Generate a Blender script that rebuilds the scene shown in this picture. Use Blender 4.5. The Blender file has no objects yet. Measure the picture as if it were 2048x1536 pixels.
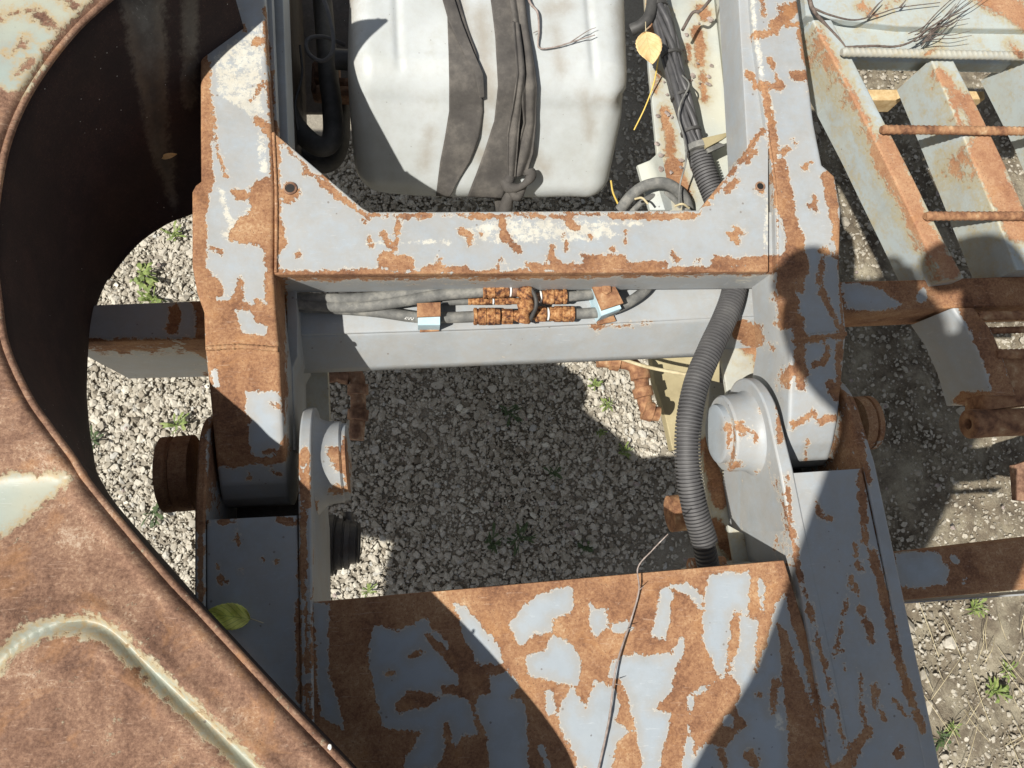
import bpy, bmesh, math, random
import numpy as np
from mathutils import Vector, Matrix, Quaternion, noise as mnoise
random.seed(7); rng = np.random.default_rng(7)
S = bpy.context.scene
COL = S.collection
# ------------------------------------------------------------------ camera, sky, sun, exposure
H = 2.2                      # camera height above the ground
F = 1640.0                   # focal length in photo pixels (2048 wide)
dc = Vector((830-1024, -(1060-768), -F)).normalized()     # direction of straight-down seen in camera space
Q = dc.rotation_difference(Vector((0, 0, -1)))
M3 = np.array(Q.to_matrix())
cam = bpy.data.cameras.new('camera'); camo = bpy.data.objects.new('camera', cam); COL.objects.link(camo)
camo.rotation_mode = 'QUATERNION'; camo.rotation_quaternion = Q; camo.location = (0, 0, H)
cam.sensor_width = 36; cam.lens = F/2048*36; cam.clip_start = .02; cam.clip_end = 500
S.camera = camo
SUNV = Vector((.608, .287, -1)).normalized()
w = bpy.data.worlds.new('World'); S.world = w; w.use_nodes = True
nt = w.node_tree; bg = nt.nodes['Background']
sky = nt.nodes.new('ShaderNodeTexSky'); sky.sky_type = 'NISHITA'; sky.sun_disc = False
sky.sun_elevation = math.asin(-SUNV.z); sky.sun_rotation = math.atan2(-SUNV.x, -SUNV.y)
hs = nt.nodes.new('ShaderNodeHueSaturation'); hs.inputs['Saturation'].default_value = .42
nt.links.new(sky.outputs[0], hs.inputs['Color']); nt.links.new(hs.outputs[0], bg.inputs[0]); bg.inputs[1].default_value = .058
sl = bpy.data.lights.new('sun', 'SUN'); sl.energy = 4.6; sl.angle = math.radians(.53); sl.color = (1, .955, .88)
slo = bpy.data.objects.new('sun', sl); COL.objects.link(slo); slo.location = (-4, -2, 7)
slo.rotation_mode = 'QUATERNION'; slo.rotation_quaternion = SUNV.to_track_quat('-Z', 'Y')
S.view_settings.view_transform = 'Standard'; S.view_settings.look = 'None'
S.view_settings.exposure = 0.36; S.view_settings.gamma = 1

# ------------------------------------------------------------------ helpers
def P(px, py, z):
    d = M3 @ np.array((px-1024., -(py-768.), -F)); t = (H-z)/-d[2]
    return Vector((d[0]*t, d[1]*t, z))
def proj(V):
    V = np.asarray(V, float) - np.array((0, 0, H)); c = V @ M3
    k = -F/np.minimum(c[:, 2], -1e-3)
    return np.stack((1024+c[:, 0]*k, 768-c[:, 1]*k), 1)

def seg_d(p, a, b):
    a = np.array(a, float); b = np.array(b, float); ab = b-a; L = ab@ab
    t = np.clip(((p-a)@ab)/L, 0, 1) if L > 0 else np.zeros(len(p))
    return np.linalg.norm(p-(a+t[:, None]*ab), axis=1)
def poly_sd(p, pts):                                   # positive inside
    n = len(pts); d = np.full(len(p), 1e9); ins = np.zeros(len(p), bool)
    for i in range(n):
        a = pts[i]; b = pts[(i+1) % n]; d = np.minimum(d, seg_d(p, a, b))
        if a[1] != b[1]:
            c = ((a[1] > p[:, 1]) != (b[1] > p[:, 1])) & (p[:, 0] < (b[0]-a[0])*(p[:, 1]-a[1])/(b[1]-a[1])+a[0])
            ins ^= c
    return np.where(ins, d, -d)
def parse(txt):
    ops = []
    for ln in txt.strip().splitlines():
        ln = ln.split('#')[0].strip()
        if not ln: continue
        for item in ln.split(';'):
            t = item.split()
            if not t: continue
            k = t[0]; v = [float(q) for q in t[1:]]
            if k.endswith('P'): ops.append((k, list(zip(v[0::2], v[1::2])), 0))
            else: ops.append((k, list(zip(v[:-1][0::2], v[:-1][1::2])), v[-1]))
    return ops
def field(px, ops, base):
    f = np.full(len(px), float(base)); g = np.full(len(px), -40.)
    for k, pts, r in ops:
        xs = [q[0] for q in pts]; ys = [q[1] for q in pts]; m = 45+r
        idx = np.where((px[:, 0] > min(xs)-m) & (px[:, 0] < max(xs)+m) & (px[:, 1] > min(ys)-m) & (px[:, 1] < max(ys)+m))[0]
        if not len(idx): continue
        p = px[idx]
        if k[-1] == 'P': s = poly_sd(p, pts)
        else:
            d = np.full(len(p), 1e9)
            for i in range(max(1, len(pts)-1)):
                d = np.minimum(d, seg_d(p, pts[i], pts[min(i+1, len(pts)-1)]))
            s = r-d
        if k[0] == 'R': f[idx] = np.maximum(f[idx], s)
        elif k[0] == 'G': f[idx] = np.minimum(f[idx], -s)
        elif k[0] == 'W': g[idx] = np.maximum(g[idx], s)
    return f, g

WEAR = parse('''
# left side beam
R 403 -60 408 130 9; R 408 130 410 300 412 370 14; R 398 380 394 530 18; R 392 530 406 610 20
R 530 20 536 130 4; R 530 78 512 86 7; R 540 150 545 260 7; R 525 165 500 205 3; R 515 242 548 262 11; R 548 255 556 500 9
RP 545 350 515 360 500 380 505 420 480 440 452 470 455 482 520 490 545 520 575 490 562 430 555 350
R 468 386 488 390 8; R 425 210 432 290 452 352 2.5; R 425 495 445 505 5; R 455 0 462 30 490 60 4; R 470 20 475 45 3
RP 400 540 440 556 447 590 430 592 435 605 462 603 478 556 488 562 484 608 505 612 510 600 535 612 530 560 528 515 545 500 572 560 572 700 580 900 568 925 430 935 415 760
GP 472 622 498 618 515 645 537 658 532 670 486 667 480 648
GP 492 784 540 780 558 785 566 820 571 860 560 900 548 916 505 914 497 880 500 840 492 825
G 427 742 433 768 5; R 545 806 558 812 4; R 530 905 545 900 5; R 547 945 560 948 5; R 494 945 496 955 4
WP 430 112 527 40 530 100 520 150 525 230 510 240 480 215 436 190
W 522 270 526 340 7; W 458 468 502 432 16; W 500 170 520 235 10; W 440 380 470 480 5
# gussets and cross beam
R 560 280 620 345 690 400 735 435 5; R 650 350 652 356 8; R 610 345 6; R 672 392 7; R 728 440 8; R 565 290 8
R 580 388 19; G 590 400 3; R 597 509 7; R 738 470 744 492 3; R 765 468 776 490 5; R 792 430 795 470 791 500 4
R 740 430 1400 428 3; R 770 432 860 433 4; R 930 434 1000 432 5; R 1050 432 1150 434 4; R 1220 434 1390 432 5
R 1004 430 1008 470 5; R 1010 474 1036 500 8; R 1140 445 1152 455 9; R 926 462 938 470 8; R 962 468 5; R 940 484 6; R 1252 460 1249 485 3; R 1180 474 4; R 1128 465 1132 500 3; R 1105 495 1102 520 6
R 570 553 700 552 900 552 1100 548 1300 544 1550 538 9; R 650 545 760 545 8; R 770 520 812 528 16; R 880 545 878 518 5; R 850 540 930 540 8; R 1000 540 1000 520 4; R 1110 530 12; R 1170 512 1176 540 8; R 1190 522 1240 520 11; R 1225 497 4; R 1060 535 1330 530 8; R 1345 505 1355 520 5; R 1430 525 1560 520 10; R 1395 520 5
WP 915 462 1000 440 1180 443 1245 470 1180 482 930 484
W 735 486 900 484 3; W 1150 446 1290 448 3; W 1395 385 1425 360 4; W 650 560 680 555 5; W 1470 560 1520 552 6
R 1400 412 1460 350 1527 262 5; R 1412 405 9; R 1452 380 1470 362 6; R 1495 320 1510 300 7; R 1470 455 1475 485 5; R 1460 470 1490 466 5; R 1519 378 9; G 1519 372 5
# right side beam
R 1560 18 1592 14 9; R 1550 50 1585 20 12; R 1512 72 1552 62 8; R 1598 60 1612 130 4; R 1575 50 1600 48 5; R 1525 0 1528 30 3; R 1500 150 1515 170 8; R 1540 118 1556 160 4; R 1515 170 1560 172 10; R 1590 152 1612 150 9; R 1618 165 1622 180 5
R 1530 180 1543 260 7; R 1543 250 1558 420 8; R 1560 330 1580 420 12; R 1570 410 1590 480 15; R 1590 480 1585 540 20; R 1572 530 1578 640 20
R 1655 352 1682 500 11; R 1625 390 1630 420 5; R 1628 405 1618 412 6; R 1605 335 1622 325 4; R 1565 305 1575 298 7; R 1585 280 1590 290 4
R 1606 510 1600 580 10; R 1650 500 1640 560 1650 600 1676 650 6; R 1595 640 1600 672 12; R 1590 682 1692 668 7; R 1600 700 1602 770 11; R 1572 770 1580 740 9; R 1656 690 1650 720 1630 730 6; R 1680 690 1676 765 7
R 1585 850 1600 845 1625 828 1640 842 1672 836 7; R 1614 885 1611 918 4; R 1640 500 1690 520 6; R 1660 770 1680 790 12; R 1680 520 1685 660 4
W 1505 0 1508 62 5; W 1514 82 1524 145 5; W 1538 192 1562 410 6; W 1566 400 1592 462 9; W 1535 400 1530 540 4
# hinge frame, left rail and cheeks
R 400 840 400 1040 15; R 400 1040 402 1260 6; R 440 1044 480 1040 4; R 560 1040 592 1044 7; G 404 880 5; R 608 905 609 1012 12; G 608 935 5; G 606 1000 5
R 607 1040 606 1190 8; R 596 1200 600 1400 5; R 623 1200 622 1440 3; R 612 1210 618 1480 5; R 632 1000 634 1180 3; R 475 1058 476 1088 4; R 436 1130 440 1165 5; R 455 1165 4; R 524 1118 5; R 553 1123 6; R 478 1140 4
# deck
GP 624 1205 658 1208 655 1330 680 1420 695 1470 640 1430
GP 747 1248 791 1260 852 1237 864 1258 899 1283 899 1300 874 1297 916 1345 915 1370 881 1370 878 1387 934 1394 955 1468 920 1471 916 1488 890 1500 870 1540 800 1540 843 1464 766 1457 759 1429 749 1394 738 1314
RP 815 1384 864 1384 878 1398 857 1415 794 1426 791 1408
R 817 1314 845 1303 5; R 773 1349 785 1348 4; R 854 1272 885 1303 913 1335 934 1359 7; R 893 1450 900 1500 9
GP 906 1206 934 1213 969 1258 1004 1297 1010 1328 951 1331 948 1303 930 1286 920 1240
GP 976 1349 1017 1342 1038 1370 1024 1394 1052 1405 1056 1488 1058 1560 979 1560 972 1481 951 1419 955 1391 979 1387
GP 1108 1174 1147 1174 1148 1220 1108 1241 1105 1262 1070 1269 1042 1291 1019 1251 1045 1213 1066 1195
GP 1105 1269 1143 1283 1161 1324 1157 1370 1140 1372 1055 1350 1053 1315 1090 1298
GP 1180 1202 1192 1215 1215 1216 1217 1244 1191 1283 1177 1244
GP 1220 1255 1257 1237 1271 1258 1240 1267
GP 1323 1174 1372 1162 1404 1195 1404 1223 1386 1195 1344 1181 1341 1227 1332 1279 1299 1272 1316 1223
GP 1416 1150 1498 1141 1500 1235 1520 1241 1510 1300 1495 1330 1450 1350 1435 1350 1405 1280 1404 1240
R 1472 1228 1470 1275 1456 1335 8; G 1522 1165 1524 1215 7
GP 1222 1317 1267 1307 1341 1307 1363 1272 1370 1300 1351 1342 1344 1377 1306 1419 1341 1429 1341 1461 1323 1516 1309 1560 1290 1560 1274 1478 1254 1394 1240 1359 1215 1359
GP 1187 1359 1233 1377 1238 1412 1229 1443 1257 1461 1233 1485 1215 1560 1185 1560 1114 1454 1121 1408 1145 1370 1173 1422
G 1098 1390 1102 1420 9; G 1085 1500 1095 1530 7; G 1160 1480 1162 1540 6
GP 1372 1391 1466 1342 1515 1290 1545 1210 1570 1190 1670 1560 1360 1560 1378 1450
RP 1390 1394 1459 1349 1484 1384 1470 1412 1491 1450 1449 1495 1414 1488 1386 1516 1379 1447
G 1456 1443 12; RP 1554 1244 1571 1265 1595 1331 1616 1394 1644 1471 1648 1540 1578 1540 1575 1454 1564 1349 1561 1297
R 1550 1363 1545 1420 7; R 1522 1290 1511 1342 5; R 1542 1160 1540 1210 1524 1290 9; R 1518 1390 4; R 1500 1510 1510 1525 12; R 1440 1500 1452 1530 7
W 1556 1430 1562 1455 8
# right rail
R 1546 950 1547 1000 1564 1115 1616 1314 1648 1464 5; R 1574 950 1580 1040 1597 1140 1640 1297 1690 1490 5; R 1552 700 1560 880 5
R 1560 1120 1590 1130 6; G 1570 1100 6
R 1722 945 1730 1080 8; R 1745 1105 1775 1220 1805 1350 1845 1460 9; R 1700 800 1722 900 1735 960 9
R 1702 1152 1688 1230 1670 1310 4; R 1704 1165 1716 1188 5; R 1722 1215 1735 1250 1745 1282 7; R 1720 1345 1725 1420 1730 1460 4; R 1735 1460 1705 1510 11; R 1752 1370 1748 1412 6; R 1788 1400 1810 1430 6; R 1800 1495 1795 1510 8; R 1716 1128 1722 1142 7; R 1632 1000 1640 1030 1664 1038 4; R 1712 1085 1710 1108 3; R 1684 1300 1688 1340 2; R 1700 1520 1660 1560 16; R 1760 1420 1770 1440 4
R 1500 865 1506 885 8; R 1523 820 6; R 1478 850 1490 870 10; R 1517 945 4; R 1556 1010 1552 1060 5; R 1462 935 1480 930 7; R 1455 850 1462 905 6
R 668 900 690 940 12; R 672 980 14; R 690 880 698 980 6
# outer pin caps
R 1725 800 1745 860 20; R 340 900 345 1000 26
# chassis beam
GP 1683 566 1750 570 1790 600 1812 606 1760 622 1690 620
G 1845 590 12; RP 150 676 420 676 420 692 150 692; R 350 620 345 660 12; R 400 620 400 690 10
GP 1790 1103 1870 1103 1897 1130 1890 1170 1815 1178 1795 1160
G 1905 1115 1912 1122 6; G 1930 1165 6
R 1480 660 1500 665 20; R 1187 655 1240 650 4; R 1250 650 1305 645 3; R 1500 680 1530 690 12
''')

MATS = {}
def new_mat(name):
    m = bpy.data.materials.new(name); m.use_nodes = True; MATS[name] = m
    n = m.node_tree.nodes; return m, n, m.node_tree.links, n['Principled BSDF']
def N(nodes, t, **kw):
    n = nodes.new(t)
    for k, v in kw.items(): setattr(n, k, v)
    return n
def noise_node(n, l, co, scale, detail=6, rough=.6, dist=0):
    t = n.new('ShaderNodeTexNoise'); t.inputs['Scale'].default_value = scale; t.inputs['Detail'].default_value = detail
    t.inputs['Roughness'].default_value = rough; t.inputs['Distortion'].default_value = dist
    l.new(co, t.inputs['Vector']); return t.outputs[0]
def math_node(n, l, op, a, b=None, c=None, clamp=False):
    t = n.new('ShaderNodeMath'); t.operation = op; t.use_clamp = clamp
    for i, v in enumerate((a, b, c)):
        if v is None: continue
        if hasattr(v, 'links'): l.new(v, t.inputs[i])
        else: t.inputs[i].default_value = v
    return t.outputs[0]
def ramp(n, l, fac, stops, interp='LINEAR'):
    r = n.new('ShaderNodeValToRGB'); r.color_ramp.interpolation = interp
    e = r.color_ramp.elements
    while len(e) < len(stops): e.new(.5)
    for i, (p, c) in enumerate(stops):
        e[i].position = p; e[i].color = (*c, 1) if len(c) == 3 else c
    l.new(fac, r.inputs[0]); return r.outputs[0]
def mix(n, l, f, a, b, mode='MIX'):
    t = n.new('ShaderNodeMix'); t.data_type = 'RGBA'; t.blend_type = mode
    if hasattr(f, 'links'): l.new(f, t.inputs[0])
    else: t.inputs[0].default_value = f
    for i, v in ((6, a), (7, b)):
        if hasattr(v, 'links'): l.new(v, t.inputs[i])
        else: t.inputs[i].default_value = (*v, 1)
    return t.outputs[2]
def smooth(n, l, v, lo, hi):
    t = n.new('ShaderNodeMapRange'); t.interpolation_type = 'SMOOTHSTEP'
    t.inputs[1].default_value = lo; t.inputs[2].default_value = hi; l.new(v, t.inputs[0]); t.clamp = True; return t.outputs[0]
def bump(n, l, h, strength, dist, prev=None):
    b = n.new('ShaderNodeBump'); b.inputs['Strength'].default_value = strength; b.inputs['Distance'].default_value = dist
    l.new(h, b.inputs['Height'])
    if prev is not None: l.new(prev, b.inputs['Normal'])
    return b.outputs[0]

RUST_A = [(0.30, (.10, .045, .026)), (.41, (.205, .095, .048)), (.50, (.315, .16, .080)), (.59, (.40, .225, .115)), (.70, (.56, .40, .24))]
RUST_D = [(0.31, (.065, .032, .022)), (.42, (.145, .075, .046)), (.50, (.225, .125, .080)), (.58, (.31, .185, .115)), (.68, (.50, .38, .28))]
def coat(name, paint, paint2, rust=RUST_A, crisp=.22, amp=1.0, edge=(.62, .56, .46), rough=.42, prim=(.80, .76, .62), grime=.35, over=1.0):
    m, n, l, b = new_mat(name)
    co = n.new('ShaderNodeTexCoord').outputs['Object']
    a = n.new('ShaderNodeAttribute'); a.attribute_name = 'wear'
    g = n.new('ShaderNodeAttribute'); g.attribute_name = 'primer'
    n1 = noise_node(n, l, co, 42, 3, .55, .4); n2 = noise_node(n, l, co, 150, 3, .6); n3 = noise_node(n, l, co, 420, 4, .7)
    s = math_node(n, l, 'MULTIPLY_ADD', math_node(n, l, 'SUBTRACT', n1, .5), 2.6*amp, a.outputs['Fac'])
    s = math_node(n, l, 'MULTIPLY_ADD', math_node(n, l, 'SUBTRACT', n2, .5), 2.0*amp, s)
    s = math_node(n, l, 'MULTIPLY_ADD', math_node(n, l, 'SUBTRACT', n3, .5), 1.1*amp, s)
    mask = smooth(n, l, s, -crisp*.4, crisp*.4)
    halo = smooth(n, l, s, -crisp*1.6-.05, -crisp*.3)
    # paint
    big = noise_node(n, l, co, 7, 5, .6)
    pc = mix(n, l, ramp(n, l, big, [(.35, (0, 0, 0)), (.65, (1, 1, 1))]), paint, paint2)
    fine = noise_node(n, l, co, 260, 6, .75)
    pc = mix(n, l, math_node(n, l, 'MULTIPLY', ramp(n, l, fine, [(.62, (0, 0, 0)), (.74, (1, 1, 1))]), grime), pc, (.10, .10, .095))
    vs = n.new('ShaderNodeTexVoronoi'); vs.inputs['Scale'].default_value = 55; l.new(co, vs.inputs['Vector'])
    chip = math_node(n, l, 'MULTIPLY', math_node(n, l, 'LESS_THAN', vs.outputs['Distance'], .10), math_node(n, l, 'GREATER_THAN', noise_node(n, l, co, 13, 2), .55))
    pc = mix(n, l, math_node(n, l, 'MULTIPLY', chip, .75), pc, (.13, .12, .12))
    # pale scratches
    mp = n.new('ShaderNodeMapping'); mp.inputs['Scale'].default_value = (1, 9, 1); mp.inputs['Rotation'].default_value = (0, 0, .7); l.new(co, mp.inputs[0])
    sc = noise_node(n, l, mp.outputs[0], 60, 2, .5, 1.2)
    sc = math_node(n, l, 'MULTIPLY', ramp(n, l, sc, [(.665, (0, 0, 0)), (.69, (1, 1, 1))]), math_node(n, l, 'GREATER_THAN', noise_node(n, l, co, 9, 2), .53))
    pc = mix(n, l, math_node(n, l, 'MULTIPLY', sc, .22), pc, (.72, .74, .74))
    # primer showing, mottled
    gs = math_node(n, l, 'MULTIPLY_ADD', math_node(n, l, 'SUBTRACT', noise_node(n, l, co, 95, 8, .8), .5), 6.0, g.outputs['Fac'])
    gm = smooth(n, l, gs, -.15, .35)
    pc = mix(n, l, math_node(n, l, 'MULTIPLY', gm, .8), pc, mix(n, l, noise_node(n, l, co, 45, 3), prim, (.62, .64, .60)))
    st = noise_node(n, l, co, 26, 8, .7)
    bleed = math_node(n, l, 'MULTIPLY', smooth(n, l, math_node(n, l, 'MULTIPLY_ADD', math_node(n, l, 'SUBTRACT', st, .5), 5.0, s), -3.2, .2), .38)
    pc = mix(n, l, bleed, pc, (.36, .29, .20))
    pc = mix(n, l, math_node(n, l, 'MULTIPLY', ramp(n, l, noise_node(n, l, co, 11, 9, .75), [(.5, (0, 0, 0)), (.68, (1, 1, 1))]), .35), pc, (.26, .265, .25))
    pc = mix(n, l, math_node(n, l, 'MULTIPLY', halo, math_node(n, l, 'MULTIPLY', n2, 1.1)), pc, edge)
    if over < .5:
        vz = n.new('ShaderNodeTexVoronoi'); vz.inputs['Scale'].default_value = 70; l.new(co, vz.inputs['Vector'])
        spk = math_node(n, l, 'MULTIPLY', math_node(n, l, 'LESS_THAN', vz.outputs['Distance'], .055), math_node(n, l, 'GREATER_THAN', noise_node(n, l, co, 12, 3), .52))
    # rust
    r1 = noise_node(n, l, co, 13, 10, .72, .3); r2 = noise_node(n, l, co, 230, 8, .85)
    rr = math_node(n, l, 'ADD', math_node(n, l, 'MULTIPLY', r1, .5), math_node(n, l, 'MULTIPLY', r2, .5))
    rr = math_node(n, l, 'MULTIPLY_ADD', math_node(n, l, 'SUBTRACT', rr, .5), 1.5, .5)
    rc = ramp(n, l, rr, rust)
    oc = ramp(n, l, noise_node(n, l, co, 17, 7, .7, .5), [(.54, (0, 0, 0)), (.68, (1, 1, 1))])
    rc = mix(n, l, math_node(n, l, 'MULTIPLY', oc, .38*over), rc, (.44, .215, .08))
    fl = ramp(n, l, noise_node(n, l, co, 75, 9, .8), [(.60, (0, 0, 0)), (.66, (1, 1, 1))])
    rc = mix(n, l, math_node(n, l, 'MULTIPLY', fl, .30*over), rc, (.60, .47, .36))
    rs = noise_node(n, l, mp.outputs[0], 45, 4, .6, .8)
    rc = mix(n, l, math_node(n, l, 'MULTIPLY', ramp(n, l, rs, [(.63, (0, 0, 0)), (.67, (1, 1, 1))]), .28*over), rc, (.62, .46, .34))
    v2 = n.new('ShaderNodeTexVoronoi'); v2.inputs['Scale'].default_value = 210; l.new(co, v2.inputs['Vector'])
    pit = math_node(n, l, 'MULTIPLY', math_node(n, l, 'LESS_THAN', v2.outputs['Distance'], .17), math_node(n, l, 'GREATER_THAN', r1, .5))
    rc = mix(n, l, math_node(n, l, 'MULTIPLY', pit, .6), rc, (.09, .045, .03))
    fc = mix(n, l, mask, pc, rc)
    if over < .5: fc = mix(n, l, spk, fc, (.5, .48, .44))
    l.new(fc, b.inputs['Base Color'])
    ro = n.new('ShaderNodeMapRange'); l.new(mask, ro.inputs[0]); ro.inputs[3].default_value = rough; ro.inputs[4].default_value = .82
    l.new(math_node(n, l, 'MULTIPLY_ADD', fine, .12, ro.outputs[0]), b.inputs['Roughness'])
    h = math_node(n, l, 'SUBTRACT', math_node(n, l, 'MULTIPLY', r2, math_node(n, l, 'MULTIPLY', mask, .5)), math_node(n, l, 'MULTIPLY', mask, .9))
    nb = bump(n, l, h, .7, .0018)
    nb = bump(n, l, noise_node(n, l, co, 30, 3), .25, .002, nb)
    l.new(nb, b.inputs['Normal'])
    return m
coat('grey_paint', (.335, .38, .42), (.385, .425, .455))
coat('cream_paint', (.50, .50, .42), (.42, .46, .45), crisp=.8, edge=(.42, .36, .22), grime=.5, rough=.5)
coat('green_paint', (.40, .46, .48), (.42, .46, .43), crisp=1.3, amp=1.5, edge=(.42, .36, .20), grime=.5, rough=.5, rust=[(0.25, (.16, .072, .04)), (.42, (.33, .16, .085)), (.56, (.43, .24, .13)), (.75, (.55, .37, .22))])
coat('shell_paint', (.31, .37, .34), (.40, .40, .31), rust=RUST_D, crisp=1.3, amp=2.0, edge=(.42, .30, .14), grime=.6)

coat('dark_shade_coat', (.040, .040, .041), (.034, .032, .032), rust=[(0.25, (.015, .009, .009)), (.5, (.027, .015, .014)), (.65, (.045, .023, .02)), (.8, (.075, .04, .034))], crisp=3.0, edge=(.04, .028, .024), grime=.3, over=.04)  # near-black coat: shade of the hollows put into the colour

def simple(name, stops, scale=30, detail=6, rough=.7, bstr=.3, bdist=.002, bscale=None, metal=0, spec=.5, dist=0):
    m, n, l, b = new_mat(name); co = n.new('ShaderNodeTexCoord').outputs['Object']
    f = noise_node(n, l, co, scale, detail, .65, dist); l.new(ramp(n, l, f, stops), b.inputs['Base Color'])
    b.inputs['Roughness'].default_value = rough; b.inputs['Metallic'].default_value = metal; b.inputs['Specular IOR Level'].default_value = spec
    l.new(bump(n, l, noise_node(n, l, co, bscale or scale*4, 5, .7), bstr, bdist), b.inputs['Normal']); return m
simple('rust', RUST_A, 40, 8, .85, .6, .002, 220)
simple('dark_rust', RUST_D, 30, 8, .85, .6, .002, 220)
simple('speckled_rust', [(.38, (.05, .02, .013)), (.47, (.22, .09, .035)), (.55, (.40, .19, .07)), (.66, (.54, .33, .16))], 130, 9, .85, .8, .002, 300)
simple('rubber', [(.35, (.035, .034, .033)), (.6, (.07, .068, .064)), (.8, (.13, .125, .115))], 25, 8, .6, .4, .0008, 300)
simple('black_plastic', [(.3, (.045, .045, .048)), (.7, (.095, .093, .093))], 30, 5, .42, .2, .0005, 300)
simple('conduit_plastic', [(.3, (.06, .059, .062)), (.6, (.105, .103, .103)), (.8, (.17, .165, .155))], 22, 6, .62, .15, .0004, 300)
simple('hose_rubber', [(.3, (.08, .082, .08)), (.5, (.16, .16, .15)), (.7, (.31, .30, .265))], 38, 8, .75, .35, .0008, 260)
simple('blue_plastic', [(.3, (.42, .60, .68)), (.7, (.60, .76, .82))], 20, 4, .5)
simple('wood', [(.3, (.42, .27, .12)), (.5, (.58, .42, .22)), (.7, (.70, .56, .34))], 60, 6, .8, .4, .001)
simple('yellow_wire', [(.3, (.65, .45, .08)), (.7, (.75, .55, .15))], 20, 2, .5)
simple('twig_bark', [(.3, (.06, .045, .038)), (.6, (.16, .125, .105)), (.8, (.34, .29, .25))], 120, 5, .8)
simple('pale_twig', [(.3, (.18, .14, .12)), (.6, (.36, .30, .27)), (.8, (.55, .50, .46))], 90, 5, .8)
simple('straw', [(.3, (.42, .35, .20)), (.7, (.66, .58, .38))], 60, 3, .8)
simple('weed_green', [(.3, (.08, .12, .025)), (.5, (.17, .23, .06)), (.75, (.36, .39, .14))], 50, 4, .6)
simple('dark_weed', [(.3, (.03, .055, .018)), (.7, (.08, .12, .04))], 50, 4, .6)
simple('fabric', [(.3, (.03, .035, .05)), (.7, (.05, .055, .075))], 90, 4, .9)
simple('denim', [(.3, (.04, .055, .10)), (.7, (.06, .08, .14))], 90, 4, .9)
simple('skin', [(.3, (.50, .30, .22)), (.7, (.58, .36, .27))], 40, 4, .55)
simple('hair', [(.3, (.035, .022, .015)), (.7, (.07, .045, .03))], 90, 4, .7)
simple('board', [(.3, (.30, .25, .14)), (.55, (.42, .36, .21)), (.75, (.50, .45, .30))], 8, 6, .7, .2, .001)
simple('glass_black', [(.3, (.012, .011, .01)), (.7, (.02, .018, .016))], 10, 2, .5)
simple('white_mark', [(.3, (.75, .74, .70)), (.7, (.85, .84, .80))], 40, 3, .8)

def tank_mat():
    m, n, l, b = new_mat('tank_plastic'); co = n.new('ShaderNodeTexCoord').outputs['Object']
    c = ramp(n, l, noise_node(n, l, co, 5, 6, .6), [(.3, (.42, .44, .42)), (.5, (.51, .54, .54)), (.62, (.55, .58, .58)), (.78, (.43, .43, .37))])
    a = n.new('ShaderNodeAttribute'); a.attribute_name = 'wear'
    d = math_node(n, l, 'MULTIPLY_ADD', math_node(n, l, 'SUBTRACT', noise_node(n, l, co, 34, 10, .8), .5), 7.0, a.outputs['Fac'])
    c = mix(n, l, math_node(n, l, 'MULTIPLY', smooth(n, l, d, -3.4, 2.6), .60), c, (.29, .235, .165))
    sp = n.new('ShaderNodeTexVoronoi'); sp.inputs['Scale'].default_value = 45; l.new(co, sp.inputs['Vector'])
    c = mix(n, l, math_node(n, l, 'MULTIPLY', math_node(n, l, 'LESS_THAN', sp.outputs['Distance'], .05), .6), c, (.2, .19, .17))
    l.new(c, b.inputs['Base Color']); b.inputs['Roughness'].default_value = .38
    b.inputs['Subsurface Weight'].default_value = .12; b.inputs['Subsurface Radius'].default_value = (.02, .02, .015); b.inputs['Subsurface Scale'].default_value = .5
    l.new(bump(n, l, noise_node(n, l, co, 12, 5), .3, .004), b.inputs['Normal'])
tank_mat()
def strap_mat():
    m, n, l, b = new_mat('webbing'); tc = n.new('ShaderNodeTexCoord'); co = tc.outputs['Object']
    wv = n.new('ShaderNodeTexWave'); wv.inputs['Scale'].default_value = 1.0; wv.bands_direction = 'Y'
    mp = n.new('ShaderNodeMapping'); mp.inputs['Scale'].default_value = (1, 150, 1); l.new(tc.outputs['UV'], mp.inputs[0]); l.new(mp.outputs[0], wv.inputs['Vector'])
    wv.inputs['Distortion'].default_value = .6
    c = ramp(n, l, noise_node(n, l, co, 18, 8, .7), [(.3, (.07, .064, .06)), (.5, (.12, .11, .10)), (.7, (.22, .20, .175))])
    c = mix(n, l, .32, c, wv.outputs[0], 'MULTIPLY')
    l.new(c, b.inputs['Base Color']); b.inputs['Roughness'].default_value = .85
    nb = bump(n, l, wv.outputs[0], .5, .001); nb = bump(n, l, noise_node(n, l, co, 40, 3), .4, .003, nb); l.new(nb, b.inputs['Normal'])
strap_mat()
def leaf_mat(name, c1, c2, vein):
    m, n, l, b = new_mat(name); tc = n.new('ShaderNodeTexCoord')
    c = ramp(n, l, noise_node(n, l, tc.outputs['Object'], 60, 6, .7), [(.35, c1), (.65, c2)])
    sx = n.new('ShaderNodeSeparateXYZ'); l.new(tc.outputs['UV'], sx.inputs[0])
    ax = math_node(n, l, 'ABSOLUTE', math_node(n, l, 'SUBTRACT', sx.outputs[0], .5))
    v = math_node(n, l, 'FRACT', math_node(n, l, 'MULTIPLY', math_node(n, l, 'SUBTRACT', sx.outputs[1], math_node(n, l, 'MULTIPLY', ax, .8)), 6))
    vm = math_node(n, l, 'LESS_THAN', v, .14); md = math_node(n, l, 'LESS_THAN', ax, .018)
    c = mix(n, l, math_node(n, l, 'MULTIPLY', math_node(n, l, 'MAXIMUM', vm, md), .55), c, vein)
    l.new(c, b.inputs['Base Color']); b.inputs['Roughness'].default_value = .6
    l.new(bump(n, l, vm, .4, .0008), b.inputs['Normal'])
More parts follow.
